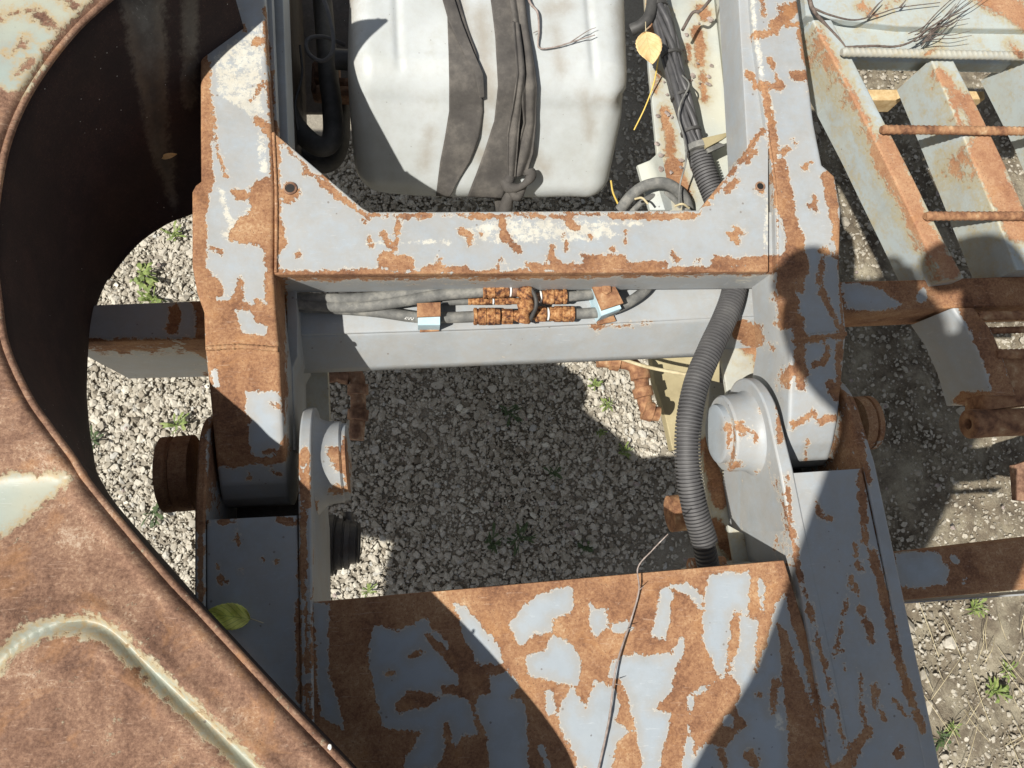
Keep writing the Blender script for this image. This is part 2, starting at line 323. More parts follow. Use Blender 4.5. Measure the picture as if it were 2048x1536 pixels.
leaf_mat('tan_leaf', (.62, .42, .18), (.74, .54, .28), (.55, .34, .16))
leaf_mat('green_leaf', (.62, .66, .08), (.85, .82, .22), (.24, .36, .05))  # yellow-green raised so the colour carries the sunlight on the leaf
def ground_mats():
    m, n, l, b = new_mat('gravel_stone'); co = n.new('ShaderNodeTexCoord').outputs['Object']
    a = n.new('ShaderNodeAttribute'); a.attribute_name = 'tint'
    c = ramp(n, l, a.outputs['Fac'], [(0, (.25, .215, .165)), (.25, (.41, .37, .295)), (.5, (.55, .51, .425)), (.8, (.63, .59, .50)), (.93, (.50, .495, .46)), (1, (.76, .73, .62))])
    c = mix(n, l, .35, c, ramp(n, l, noise_node(n, l, co, 160, 7, .75), [(.3, (.35, .35, .35)), (.7, (1, 1, 1))]), 'MULTIPLY')
    l.new(c, b.inputs['Base Color']); b.inputs['Roughness'].default_value = .9
    l.new(bump(n, l, noise_node(n, l, co, 300, 6, .7), .6, .002), b.inputs['Normal'])
    m, n, l, b = new_mat('soil'); co = n.new('ShaderNodeTexCoord').outputs['Object']
    c = ramp(n, l, noise_node(n, l, co, 9, 10, .72), [(.3, (.13, .105, .078)), (.45, (.25, .207, .147)), (.6, (.46, .41, .30)), (.8, (.55, .50, .38))])
    sx = n.new('ShaderNodeSeparateXYZ'); l.new(co, sx.inputs[0])
    c = mix(n, l, smooth(n, l, sx.outputs[0], 1.0, .55), c, (.46, .42, .345))
    c = mix(n, l, .45, c, ramp(n, l, noise_node(n, l, co, 130, 8, .8), [(.35, (.35, .33, .31)), (.7, (1, 1, 1))]), 'MULTIPLY')
    l.new(c, b.inputs['Base Color']); b.inputs['Roughness'].default_value = .95
    nb = bump(n, l, noise_node(n, l, co, 60, 10, .8), .9, .012); l.new(nb, b.inputs['Normal'])
    m, n, l, b = new_mat('dusty_soil'); co = n.new('ShaderNodeTexCoord').outputs['Object']
    c = ramp(n, l, noise_node(n, l, co, 20, 10, .75), [(.3, (.26, .215, .15)), (.5, (.37, .32, .22)), (.75, (.50, .45, .33))])
    l.new(c, b.inputs['Base Color']); b.inputs['Roughness'].default_value = .95
    l.new(bump(n, l, noise_node(n, l, co, 90, 10, .8), .9, .01), b.inputs['Normal'])
ground_mats()

# ------------------------------------------------------------------ object builders
def thing(name, label, cat, loc=(0, 0, 0), group=None):
    o = bpy.data.objects.new(name, None); COL.objects.link(o); o.location = loc; o['label'] = label; o['category'] = cat
    o.empty_display_size = .05
    if group: o['group'] = group
    return o
def tag(o, label=None, cat=None, group=None, kind=None):
    for k, v in (('label', label), ('category', cat), ('group', group), ('kind', kind)):
        if v: o[k] = v
    return o
def world_of(p):
    v = Vector((0, 0, 0))
    while p is not None: v = v+p.location; p = p.parent
    return v
def mesh_obj(name, V, Fc, mat, parent=None, smoothang=.7, wear=None, base=-40, uv=None, origin=None):
    V = np.asarray(V, float)
    off = np.array(world_of(parent)) if parent else np.zeros(3)
    if parent is None:
        o0 = np.array(origin) if origin is not None else np.array((V[:, 0].mean(), V[:, 1].mean(), V[:, 2].min()))
        off = o0
    me = bpy.data.meshes.new(name); me.from_pydata((V-off).tolist(), [], Fc); me.update()
    me.materials.append(MATS[mat])
    if wear is not None:
        f, g = field(proj(V), wear, base)
        at = me.attributes.new('wear', 'FLOAT', 'POINT'); at.data.foreach_set('value', np.clip(f/8.5, -6, 6).astype(np.float32))
        at = me.attributes.new('primer', 'FLOAT', 'POINT'); at.data.foreach_set('value', np.clip(g/7, -6, .25).astype(np.float32))
    if uv is not None:
        u = me.uv_layers.new(name='UVMap'); li = np.empty(len(me.loops), np.int32); me.loops.foreach_get('vertex_index', li)
        u.data.foreach_set('uv', np.asarray(uv, np.float32)[li].ravel())
    if smoothang:
        me.shade_smooth(); me.set_sharp_from_angle(angle=smoothang)
    o = bpy.data.objects.new(name, me); COL.objects.link(o)
    if parent: o.parent = parent
    else: o.location = off
    bm = bmesh.new(); bm.from_mesh(me); bmesh.ops.recalc_face_normals(bm, faces=bm.faces); bm.to_mesh(me); bm.free()
    return o
def merge(*parts):
    V = []; Fc = []
    for v, f in parts:
        k = len(V); V += [tuple(q) for q in v]; Fc += [[i+k for i in q] for q in f]
    return V, Fc
def resample(rows, step):
    out = [rows[0]]
    for a, b in zip(rows[:-1], rows[1:]):
        L = max((Vector(a[0])-Vector(b[0])).length, (Vector(a[1])-Vector(b[1])).length)
        n = max(1, int(L/step))
        for i in range(1, n+1):
            t = i/n; out.append([Vector(a[0]).lerp(Vector(b[0]), t), Vector(a[1]).lerp(Vector(b[1]), t), a[2]+(b[2]-a[2])*t])
    return out
def loft_geo(rows, step=.006, r=.004, wob=0.0):
    """rows: (A px, B px, z top, z bottom) -> bar with rounded top edges"""
    R = [[P(a[0], a[1], zt), P(b[0], b[1], zt), zt-zb] for a, b, zt, zb in rows]
    R = resample(R, step); W = sum((q[1]-q[0]).length for q in R)/len(R); nw = max(2, int(W/step))
    V = []; n = 0
    for A, B, T in R:
        d = B-A; wd = d.length; e = d/wd; rr = min(r, wd*.3, T*.45)
        prof = [(0, -T), (0, -T*.5-rr*.5)]+[(rr*(1-math.cos(t)), -rr*(1-math.sin(t))) for t in (0, .4, .8, 1.2, math.pi/2)]
        mid = [(rr+(wd-2*rr)*i/nw, 0) for i in range(1, nw)]
        full = prof+mid+[(wd-x, z) for x, z in reversed(prof)]
        n = len(full)
        for x, z in full:
            q = A+e*x; dz = wob*(mnoise.noise(Vector((q.x*6, q.y*6, z*6)))) if wob else 0
            V.append((q.x, q.y, q.z+z+dz))
    Fc = []; m = len(R)
    for i in range(m-1):
        for j in range(n):
            k = (j+1) % n; Fc.append([i*n+j, i*n+k, (i+1)*n+k, (i+1)*n+j])
    Fc.append(list(range(n-1, -1, -1))); Fc.append([(m-1)*n+j for j in range(n)])
    return V, Fc
def bar(name, rows, mat, parent=None, base=-10, step=.006, r=.004, wob=0, wear=WEAR):
    V, Fc = loft_geo(rows, step, r, wob); return mesh_obj(name, V, Fc, mat, parent, .6, wear, base)
def catmull(pts, per=8):
    pts = [Vector(p) for p in pts]
    if len(pts) < 3: return [pts[0].lerp(pts[-1], i/per) for i in range(per+1)]
    q = [pts[0]*2-pts[1]]+pts+[pts[-1]*2-pts[-2]]; out = []
    for i in range(1, len(q)-2):
        a, b, c, d = q[i-1:i+3]
        for k in range(per):
            t = k/per; out.append(.5*((2*b)+(c-a)*t+(2*a-5*b+4*c-d)*t*t+(3*b-a-3*c+d)*t**3))
    out.append(pts[-1]); return out
def tube_geo(path, rad, seg=12, cap=True):
    n = len(path); V = []; up = Vector((.1, .2, 1)).normalized(); prev = None
    for i, p in enumerate(path):
        t = (path[min(i+1, n-1)]-path[max(i-1, 0)]).normalized()
        if prev is None: s = t.cross(up if abs(t.dot(up)) < .95 else Vector((1, 0, 0))).normalized()
        else: s = (prev-t*prev.dot(t)).normalized()
        prev = s; u = t.cross(s); r = rad(i/(n-1)) if callable(rad) else (rad[i] if isinstance(rad, (list, tuple)) else rad)
        for k in range(seg):
            a = 2*math.pi*k/seg; q = p+s*(math.cos(a)*r)+u*(math.sin(a)*r); V.append(tuple(q))
    Fc = [[i*seg+k, i*seg+(k+1) % seg, (i+1)*seg+(k+1) % seg, (i+1)*seg+k] for i in range(n-1) for k in range(seg)]
    if cap: Fc += [list(range(seg-1, -1, -1)), [(n-1)*seg+k for k in range(seg)]]
    return V, Fc
def tube(name, pts, rad, mat, parent=None, per=8, seg=12, raw=False, ang=.9, **kw):
    V, Fc = tube_geo(pts if raw else catmull(pts, per), rad, seg); return mesh_obj(name, V, Fc, mat, parent, ang, **kw)
def lathe_geo(c, ax, prof, seg=40):
    """prof: (distance along axis, radius)"""
    c = Vector(c); ax = Vector(ax).normalized(); s = ax.cross(Vector((0, 0, 1)) if abs(ax.z) < .99 else Vector((1, 0, 0))).normalized(); u = ax.cross(s); V = []
    for d, r in prof:
        for k in range(seg):
            a = 2*math.pi*k/seg; V.append(tuple(c+ax*d+s*(math.cos(a)*r)+u*(math.sin(a)*r)))
    n = len(prof)
    Fc = [[i*seg+k, i*seg+(k+1) % seg, (i+1)*seg+(k+1) % seg, (i+1)*seg+k] for i in range(n-1) for k in range(seg)]
    Fc += [list(range(seg-1, -1, -1)), [(n-1)*seg+k for k in range(seg)]]
    return V, Fc
def lathe(name, c, ax, prof, mat, parent=None, base=-10, seg=40, ang=.6):
    V, Fc = lathe_geo(c, ax, prof, seg); return mesh_obj(name, V, Fc, mat, parent, ang, WEAR, base)
def box_geo(c, ax, ay, az, lx, ly, lz, bv=.002):
    bm = bmesh.new(); bmesh.ops.create_cube(bm, size=1)
    for v in bm.verts:
        v.co = Vector(c)+Vector(ax)*v.co.x*lx+Vector(ay)*v.co.y*ly+Vector(az)*v.co.z*lz
    if bv: bmesh.ops.bevel(bm, geom=bm.edges[:], offset=bv, segments=2, affect='EDGES', profile=.5)
    V = [tuple(v.co) for v in bm.verts]; bm.verts.index_update(); Fc = [[v.index for v in f.verts] for f in bm.faces]; bm.free(); return V, Fc
def extrude_geo(outline, n, th):
    """outline: list of world Vectors (planar); extruded along n by th, finely rimmed"""
    n = Vector(n).normalized(); m = len(outline)
    V = [tuple(q) for q in outline]+[tuple(q+n*th) for q in outline]
    Fc = [list(range(m-1, -1, -1)), list(range(m, 2*m))]+[[i, (i+1) % m, m+(i+1) % m, m+i] for i in range(m)]
    return V, Fc

# ------------------------------------------------------------------ ground
def ground():
    s = 40
    o = mesh_obj('ground', [(-s, -s, -.03), (s, -s, -.03), (s, s, -.03), (-s, s, -.03)], [[0, 1, 2, 3]], 'soil', None, 0, origin=(0, 0, -.03)); tag(o, kind='structure')
    xs = np.arange(-1.5, 2.7, .012); ys = np.arange(-1.4, 2.3, .012); V = []; nx = len(xs)
    for y in ys:
        for x in xs:
            k = min(1, max(0, (x-.75)/.25))
            h = .016*mnoise.noise(Vector((x*5, y*5, 0)))+.010*mnoise.noise(Vector((x*22, y*22, 3)))*k+.008*mnoise.noise(Vector((x*60, y*60, 5)))*k
            V.append((x, y, -.004+h*(.35+.65*k)-.001*(1-k)))
    Fc = [[j*nx+i, j*nx+i+1, (j+1)*nx+i+1, (j+1)*nx+i] for j in range(len(ys)-1) for i in range(nx-1)]
    o = mesh_obj('ground_soil', V, Fc, 'soil', None, 3, origin=(0, 0, 0)); tag(o, kind='structure')
    # crushed stone
    bm = bmesh.new(); bmesh.ops.create_icosphere(bm, subdivisions=1, radius=1); bm.verts.index_update()
    B = np.array([v.co[:] for v in bm.verts]); T = np.array([[v.index for v in f.verts] for f in bm.faces]); bm.free()
    def stones(count, xr, yr, smin, smax, zoff, keep=None):
        out = []; k = 0
        while len(out) < count:
            x = rng.uniform(*xr); y = rng.uniform(*yr)
            if keep and not keep(x, y): 
                k += 1
                if k > count*20: break
                continue
            out.append((x, y, smin+(smax-smin)*rng.random()**2.6, zoff))
        return out
    edge = lambda x, y: x < .62+.12*math.sin(y*5)+rng.normal()*.1
    L = stones(26000, (-1.0, .95), (-.5, 1.1), .0055, .0145, -.001, edge)
    L += stones(34000, (-1.0, .95), (-.5, 1.1), .003, .0065, .001, edge)
    L += stones(30000, (.6, 2.2), (-.95, 1.5), .002, .0095, -.001)
    L += stones(160, (.7, 2.4), (-.9, 1.6), .014, .028, .004)
    n = len(L); A = np.array(L)
    # angular shapes: cut a jittered icosahedron by random planes
    V = np.repeat(B[None], n, 0)*(1+.24*rng.standard_normal((n, len(B), 1)).clip(-1.5, 1.5)*.6)
    for _ in range(5):
        d = rng.standard_normal((n, 1, 3)); d /= np.linalg.norm(d, axis=2, keepdims=True)
        h = rng.uniform(.45, .85, (n, 1, 1)); t = (V*d).sum(2, keepdims=True); V = V-d*np.maximum(t-h, 0)
    V *= rng.uniform((.85, .65, .42), (1.4, 1.1, .68), (n, 3))[:, None, :]
    q = rng.standard_normal((n, 4)); q[:, 1:3] *= .22; q /= np.linalg.norm(q, axis=1, keepdims=True)
    ww, x, y, z = q.T
    Rm = np.stack([1-2*(y*y+z*z), 2*(x*y-z*ww), 2*(x*z+y*ww), 2*(x*y+z*ww), 1-2*(x*x+z*z), 2*(y*z-x*ww), 2*(x*z-y*ww), 2*(y*z+x*ww), 1-2*(x*x+y*y)], 1).reshape(n, 3, 3)
    V = np.einsum('nij,nkj->nki', Rm, V)*A[:, 2][:, None, None]
    V[:, :, 0] += A[:, 0][:, None]; V[:, :, 1] += A[:, 1][:, None]
    V[:, :, 2] += (A[:, 3]+rng.uniform(-.003, .004, n))[:, None]
    Fall = (T[None]+np.arange(n)[:, None, None]*len(B)).reshape(-1, 3)
    me = bpy.data.meshes.new('gravel'); Vf = V.reshape(-1, 3)
    me.vertices.add(len(Vf)); me.vertices.foreach_set('co', Vf.ravel()); me.loops.add(Fall.size); me.loops.foreach_set('vertex_index', Fall.ravel().astype(np.int32))
    me.polygons.add(len(Fall)); me.polygons.foreach_set('loop_start', np.arange(0, Fall.size, 3, dtype=np.int32))
    me.polygons.foreach_set('loop_total', np.full(len(Fall), 3, np.int32)); me.update(calc_edges=True); me.validate()
    at = me.attributes.new('tint', 'FLOAT', 'POINT'); tn = np.clip(rng.normal(.5, .24, n), 0, 1); tn[(A[:, 0] > .8)] *= .6
    at.data.foreach_set('value', np.repeat(tn, len(B)).astype(np.float32))
    me.materials.append(MATS['gravel_stone']); me.shade_flat()
    o = bpy.data.objects.new('gravel', me); COL.objects.link(o); tag(o, 'pale crushed stone gravel spread over the ground under the machine', 'gravel', kind='stuff')
ground()

# ------------------------------------------------------------------ swing frame (grey H frame)
def swing_frame():
    t = thing('lifting_frame', 'grey welded steel frame with peeling paint, two side beams joined by a gusseted cross beam', 'steel frame', P(1030, 490, .9))
    zt, zb = 1.0, .90
    rows = [((402, -90), (524, -90), zt, zb), ((402, 0), (530, 0), zt, zb), ((400, 135), (536, 135), zt, zb), ((400, 262), (545, 262), zt, zb), ((401, 362), (548, 362), zt, zb),
            ((390, 370), (549, 370), zt, zb), ((383, 383), (549, 383), zt, zb), ((383, 532), (547, 532), zt, zb), ((393, 585), (550, 580), zt, zb), ((407, 624), (553, 624), zt, zb-.01), ((409, 692), (559, 695), zt, zb-.03),
            ((410, 700), (560, 703), zt-.004, zb-.04), ((418, 777), (563, 777), .982, .82), ((425, 851), (567, 851), .962, .79), ((432, 925), (570, 925), .935, .78), ((438, 970), (574, 965), .915, .78), ((443, 1000), (577, 993), .885, .79), ((446, 1014), (580, 1008), .85, .80)]
    a = bar('side_beam', rows, 'grey_paint', t, step=.005, r=.006, wob=.002); a['label'] = 'left side beam, rustier at its hinge end'
    rows = [((1497, -90), (1585, -90), zt, zb), ((1503, 0), (1596, 0), zt, zb), ((1508, 63), (1605, 63), zt, zb), ((1533, 246), (1629, 246), zt, zb), ((1545, 330), (1646, 330), zt, zb),
            ((1547, 342), (1658, 340), zt, zb), ((1548, 356), (1671, 352), zt, zb), ((1551, 420), (1683, 420), zt, zb), ((1554, 548), (1680, 545), zt, zb), ((1565, 620), (1689, 615), zt, zb-.01), ((1580, 672), (1694, 664), zt, zb-.03),
            ((1581, 682), (1693, 674), .996, .86), ((1580, 760), (1685, 753), .982, .82), ((1577, 850), (1676, 843), .955, .79), ((1573, 890), (1668, 885), .93, .78), ((1571, 920), (1660, 915), .90, .78), ((1570, 936), (1650, 930), .86, .79)]
    b = bar('side_beam', rows, 'grey_paint', t, step=.005, r=.006, wob=.002); b['label'] = 'right side beam with pale primer streaks'
    # top plate with gussets (columns along x) + box beneath
    def top(x):
        if x < 545: return 262
        if x < 725: return 262+(x-545)*.853
        if x < 740: return 415.6+(x-725)*.55
        if x < 1398: return 424-(x-740)*.006
        if x < 1528: return 420-(x-1398)*1.24
        return 258
    xs = [549, 600, 660, 700, 725, 732, 740, 900, 1100, 1300, 1390, 1398, 1410, 1450, 1500, 1528, 1536]
    rows = [((x, top(x)), (x, 549-(x-549)*.006), .998, .984) for x in xs]
    g = loft_geo(rows, .005, .003)
    rows = [((x, 424), (x, 551-(x-549)*.006), .984, .895) for x in (549, 1100, 1550)]
    V, Fc = merge(g, loft_geo(rows, .008, .001))
    c = mesh_obj('cross_beam', V, Fc, 'grey_paint', t, .6, WEAR, -10)
    # corner web plate near the hoses
    bar('web_plate', [((572, 560), (592, 575), .90, .78), ((574, 640), (596, 640), .90, .74), ((574, 700), (595, 712), .89, .72), ((572, 740), (586, 735), .88, .72), ((580, 900), (592, 900), .86, .72)], 'grey_paint', t, r=.002)
    # weld bead across the crease
    for pts, z in (([(412, 697), (480, 693), (556, 699)], 1.0), ([(1584, 678), (1640, 671), (1692, 667)], .999)):
        V, Fc = tube_geo(catmull([P(x, y, z) for x, y in pts], 30), lambda s: .0040+.0014*mnoise.noise(Vector((s*28, 1, 3))), 8)
        mesh_obj('weld_bead', V, Fc, 'grey_paint', t, .9, WEAR, -8)
    # weld seams where the beams meet
    for pts in ([(547, 266), (553, 400), (552, 545)], [(1535, 262), (1553, 400), (1556, 540)]):
        zz = .9985 if pts[0][0] != 575 else .986
        V, Fc = tube_geo(catmull([P(x, y, zz) for x, y in pts], 60), lambda s: .0026+.0008*mnoise.noise(Vector((s*45, 0, 3))), 8)
        mesh_obj('weld_seam', V, Fc, 'grey_paint', t, .9, WEAR, -2)
    # bolt holes: raised rim round a black disc standing in for inner shade
    for (x, y, r) in ((581, 378, .0075), (1519, 374, .006)):
        c0 = P(x, y, .996)
        V, Fc = lathe_geo(c0, (0, 0, 1), [(-.004, r*1.45), (.0042, r*1.35), (.0048, r*1.05), (.0032, r*.98), (.003, .0001)], 24)
        h = mesh_obj('bolt_hole', V, Fc, 'dark_rust', t, .6)
        V, Fc = lathe_geo(c0, (0, 0, 1), [(.001, r*.9), (.0036, r*.9)], 20); mesh_obj('bore_shade_disc', V, Fc, 'glass_black', h, .6)
    # inner flanges
    bar('inner_flange', [((528, -90), (540, -90), .975, .95), ((546, 290), (556, 290), .975, .95)], 'grey_paint', t, r=.001)
    bar('inner_flange', [((545, -90), (563, -90), .94, .86), ((556, 320), (578, 320), .94, .86)], 'grey_paint', t, r=.002)
    bar('inner_flange', [((1472, -90), (1498, -90), .985, .90), ((1496, 320), (1535, 320), .985, .90)], 'grey_paint', t, r=.002)
swing_frame()

# ------------------------------------------------------------------ hinge frame: rails, cheeks, deck, pins
PZ = .885
pinA = P(350, 948, PZ); pinB = P(1728, 846, PZ); axn = (pinB-pinA).normalized()
def on_axis(px, dz=0):
    lo, hi = -.3, 1.3
    for _ in range(40):
        m = (lo+hi)/2; q = pinA.lerp(pinB, m)
        if proj([q+Vector((0, 0, dz))])[0][0] < px: lo = m
        else: hi = m
    return pinA.lerp(pinB, lo)
def cheek_geo(px0, px1, tailA, tailB, R=.088, z0=.72, z1=.982, thick=None):
    """vertical plate: rounded end about the pin axis, running along tail; px0/px1 = the two faces on the axis"""
    c0 = on_axis(px0, .09); c1 = on_axis(px1, .09)
    d0 = (P(*tailA, z1)-P(c0_px(c0)[0], c0_px(c0)[1], z1)); 
    rows = []
    for c, tail in ((c0, tailA), (c1, tailB)):
        T = P(*tail, z1); v = Vector((T.x-c.x, T.y-c.y, 0)); L = v.length; v.normalize()
        out = []
        for k in range(25):
            a = math.pi/2+math.pi*k/24
            out.append(c+v*(math.cos(a)*R*1.0)+Vector((0, 0, math.sin(a)*R)))
        # tail
        n = 40; zt0 = PZ-R; zb0 = PZ-R
        low = [c+v*(L*i/n)+Vector((0, 0, (PZ-R-PZ)+(z0-(PZ-R))*min(1, i/8))) for i in range(1, n+1)]
        zt = PZ+R
        high = [c+v*(L*i/n)+Vector((0, 0, (R)+(z1-zt)*min(1, i/5))) for i in range(n, 0, -1)]
        rows.append(out+low+high)
    m = len(rows[0]); V = []
    K = 4
    for k in range(K+1):
        for i in range(m): V.append(tuple(rows[0][i].lerp(rows[1][i], k/K)))
    Fc = []
    for k in range(K):
        for i in range(m): Fc.append([k*m+i, k*m+(i+1) % m, (k+1)*m+(i+1) % m, (k+1)*m+i])
    Fc.append(list(range(m-1, -1, -1))); Fc.append([K*m+i for i in range(m)])
    return V, Fc
def c0_px(c): return proj([c])[0]
def hinge_frame():
    t = thing('hinge_frame', 'grey and rust patched lower frame with clevis cheeks, hinge pins and a deck plate', 'steel frame', P(1100, 1330, .72))
    def ck(*a, **k):
        V, Fc = cheek_geo(*a, **k); o = mesh_obj('cheek_plate', V, Fc, 'grey_paint', t, .5, WEAR, -10)
        md = o.modifiers.new('bevel', 'BEVEL'); md.width = .003; md.segments = 2; md.limit_method = 'ANGLE'; md.angle_limit = .9
        return o
    ck(392, 412, (388, 1650), (412, 1650), R=.085); ck(597, 622, (603, 1650), (630, 1650), R=.088)
    ck(1540, 1564, (1675, 1600), (1722, 1600), R=.090, z0=.71); ck(1706, 1726, (1862, 1600), (1895, 1600), R=.085, z0=.71)
    bar('rail', [((413, 1040), (594, 1031), .979, .74), ((413, 1300), (601, 1300), .979, .74), ((413, 1650), (604, 1650), .979, .74)], 'grey_paint', t, r=.003, wob=.002)
    bar('rail', [((1563, 948), (1725, 937), .980, .72), ((1587, 1110), (1759, 1100), .980, .72), ((1630, 1300), (1803, 1300), .980, .72), ((1680, 1490), (1848, 1490), .980, .72), ((1715, 1620), (1878, 1620), .980, .72)], 'grey_paint', t, r=.003, wob=.002)
    d = bar('deck_plate', [((620, 1206), (1568, 1121), .974, .960), ((622, 1330), (1618, 1280), .974, .960), ((630, 1650), (1722, 1600), .974, .960)], 'grey_paint', t, base=12, step=.005, r=.003, wob=.003)
    d['label'] = 'rust patched deck plate with islands of grey paint'
    # stiffening web below the deck, behind the conduit
    bar('stiffener', [((1456, 1150), (1566, 1130), .95, .72), ((1480, 1200), (1590, 1200), .95, .72)], 'cream_paint', t, r=.002)
    # triangular gusset by the rail
    V, Fc = extrude_geo([P(1566, 1112, .80), P(1455, 1050, .80), P(1470, 1135, .80), P(1570, 1135, .80)], (0, 0, -1), .008)
    mesh_obj('gusset_plate', V, Fc, 'cream_paint', t, .5, WEAR, -10)
    # near-black sheets added so the two pockets read as shade
    bar('pocket_shade_sheet', [((418, 845), (600, 840), .77, .76), ((418, 1045), (604, 1040), .77, .76)], 'dark_shade_coat', t, step=.02, r=.002, wear=[])
    bar('pocket_shade_sheet', [((1530, 800), (1655, 795), .77, .76), ((1530, 975), (1680, 965), .77, .76)], 'dark_shade_coat', t, step=.02, r=.002, wear=[])
    # bosses and pins
    for side, px, d, mat in (('r', 622, 1, 'grey_paint'), ('l', 1540, -1, 'grey_paint')):
        c = on_axis(px, .07)
        a = axn*d; k = 1 if d > 0 else 1.25
        b = lathe('pin_boss', c, a, [(-.01, .082), (.001, .080), (.006, .074), (.013, .068), (.022, .065), (.040*k, .064), (.043*k, .061)], mat, t)
    def pin(px, d, base, L0, r=.05, lab=None):
        c = on_axis(px)
        o = lathe('hinge_pin', c, axn*d, [(0, r), (L0*.55, r), (L0*.58, r*.97), (L0*.62, r*.90), (L0*.66, r*.90), (L0*.70, r*1.0), (L0*.97, r*1.0), (L0, r*.95), (L0+.001, r*.8), (L0+.0015, .0001)], 'grey_paint', t, base=base)
        if lab: o['label'] = lab
        return o
    pin(664, 1, -40, .026, .060, 'inner left pin head, half rust'); pin(1488, -1, -40, .050, .049, 'pale grey round pin head beside the conduit')
    pin(392, -1, 6, .048, .058, 'rusty outer pin head'); pin(1708, 1, 4, .030, .046)
hinge_frame()

# ------------------------------------------------------------------ chassis beams
def chassis():
    t = thing('chassis', 'grey rusty lower chassis with cross beams and channel floor passing under the lifting frame', 'chassis', P(1000, 650, .5))
    bar('cross_member', [((120, 612), (120, 684), .86, .54), ((400, 600), (420, 678), .86, .54), ((560, 588), (565, 672), .86, .54)], 'grey_paint', t, step=.008, r=.006, wob=.002)
    bar('cross_member', [((567, 588), (572, 671), .86, .80), ((1000, 580), (1000, 657), .86, .80), ((1520, 566), (1520, 632), .86, .80)], 'grey_paint', t, step=.008, r=.003, wob=.002)
    V = []; n = 120
    for i in range(n+1):
        k = i/n
        for m_ in range(9):
            u = m_/8; a = P(571+949*k, 669-37*k, .858); b = P(571+949*k, 748-39*k, .785); q = a.lerp(b, u)
            q.z += .004*math.sin(u*math.pi)+.0035*mnoise.noise(Vector((q.x*7, q.y*9, 2))); V.append(q[:])
    Fc = [[i*9+j, i*9+j+1, (i+1)*9+j+1, (i+1)*9+j] for i in range(n) for j in range(8)]
    o = mesh_obj('sloped_face', V, Fc, 'grey_paint', t, .9, WEAR, -10); md = o.modifiers.new('s', 'SOLIDIFY'); md.thickness = .006
    o = bar('cross_member', [((1640, 565), (1640, 627), .86, .74), ((1900, 557), (1900, 616), .86, .74), ((2150, 548), (2150, 610), .86, .74)], 'grey_paint', t, base=30, step=.008, r=.004, wob=.002); o['label'] = 'rusty right stretch of the cross member'
    o = bar('cross_member', [((1745, 1112), (1768, 1205), .84, .80), ((2150, 1065), (2150, 1170), .84, .80)], 'grey_paint', t, base=30, step=.008, r=.004); o['label'] = 'rusty tube leaving the right rail, one grey patch'
    V, Fc = loft_geo([((1785, 1205), (1785, 1209), .78, .74), ((2150, 1180), (2150, 1184), .78, .74)], .02, .001)
    mesh_obj('lower_flange', V, Fc, 'grey_paint', t, .6, WEAR, -10)
    # channel floor right of tank
    bar('floor_plate', [((1285, -90), (1440, -90), .80, .79), ((1298, 137), (1452, 137), .80, .79), ((1314, 300), (1466, 300), .80, .79), ((1330, 470), (1480, 470), .80, .79)], 'cream_paint', t, base=-40, step=.008, r=.002,
        wear=parse('R 1395 60 1400 130 10; R 1400 20 1410 30 12; R 1405 150 1410 200 6; R 1305 -40 1310 60 14; R 1318 140 1312 180 5; R 1330 220 1340 300 10; R 1345 330 1365 400 18; R 1375 90 1378 125 3; R 1335 30 1325 60 6'))
    # sloping web up to the beam
    rows = []
    V = []; Fc = []; n = 30
    for i in range(n+1):
        y = -90+(520+90)*i/n
        for x, z in ((1434+y*.11, .802), (1440+y*.11, .815), (1470+y*.09, .90), (1474+y*.085, .905)): V.append(P(x, y, z))
    for i in range(n):
        for j in range(3): Fc.append([i*4+j, i*4+j+1, i*4+5+j, i*4+4+j])
    o = mesh_obj('sloping_web', V, Fc, 'cream_paint', t, .5, parse('R 1452 260 1460 300 3'), -40); md = o.modifiers.new('s', 'SOLIDIFY'); md.thickness = .006
    # plates around the right hinge
    bar('side_web', [((1460, 575), (1530, 560), .80, .79), ((1440, 700), (1545, 700), .80, .79), ((1455, 790), (1550, 780), .80, .79)], 'cream_paint', t, step=.008, r=.002, wear=parse('R 1480 668 1500 690 20; R 1510 700 1522 745 10; R 1500 575 1505 600 7'))
    bar('side_web', [((1420, 760), (1460, 770), .74, .70), ((1408, 900), (1440, 900), .74, .70), ((1420, 1000), (1470, 1000), .74, .70), ((1440, 1150), (1500, 1150), .74, .70)], 'cream_paint', t, step=.008, r=.002, wear=parse('R 1415 890 1440 1000 16; R 1430 1050 1470 1120 14'))
    bar('side_web', [((600, 720), (655, 720), .70, .68), ((610, 850), (660, 850), .70, .68), ((628, 1000), (650, 1000), .70, .68), ((630, 1240), (658, 1240), .70, .68)], 'cream_paint', t, step=.008, r=.002)
    bar('under_shade_sheet', [((545, -200), (720, -200), .44, .43), ((560, 60), (712, 60), .44, .43), ((575, 225), (690, 225), .44, .43)], 'dark_shade_coat', t, step=.02, r=.002, wear=[])  # near-black sheet added for the shade in the gap left of the tank
    bar('shade_fill_rail', [((470, -260), (560, -260), .80, .50), ((490, 100), (572, 100), .80, .50), ((505, 560), (578, 560), .80, .50)], 'dark_shade_coat', t, step=.02, r=.003, wear=[])  # near-black rail added to deepen that shade under the left beam
chassis()

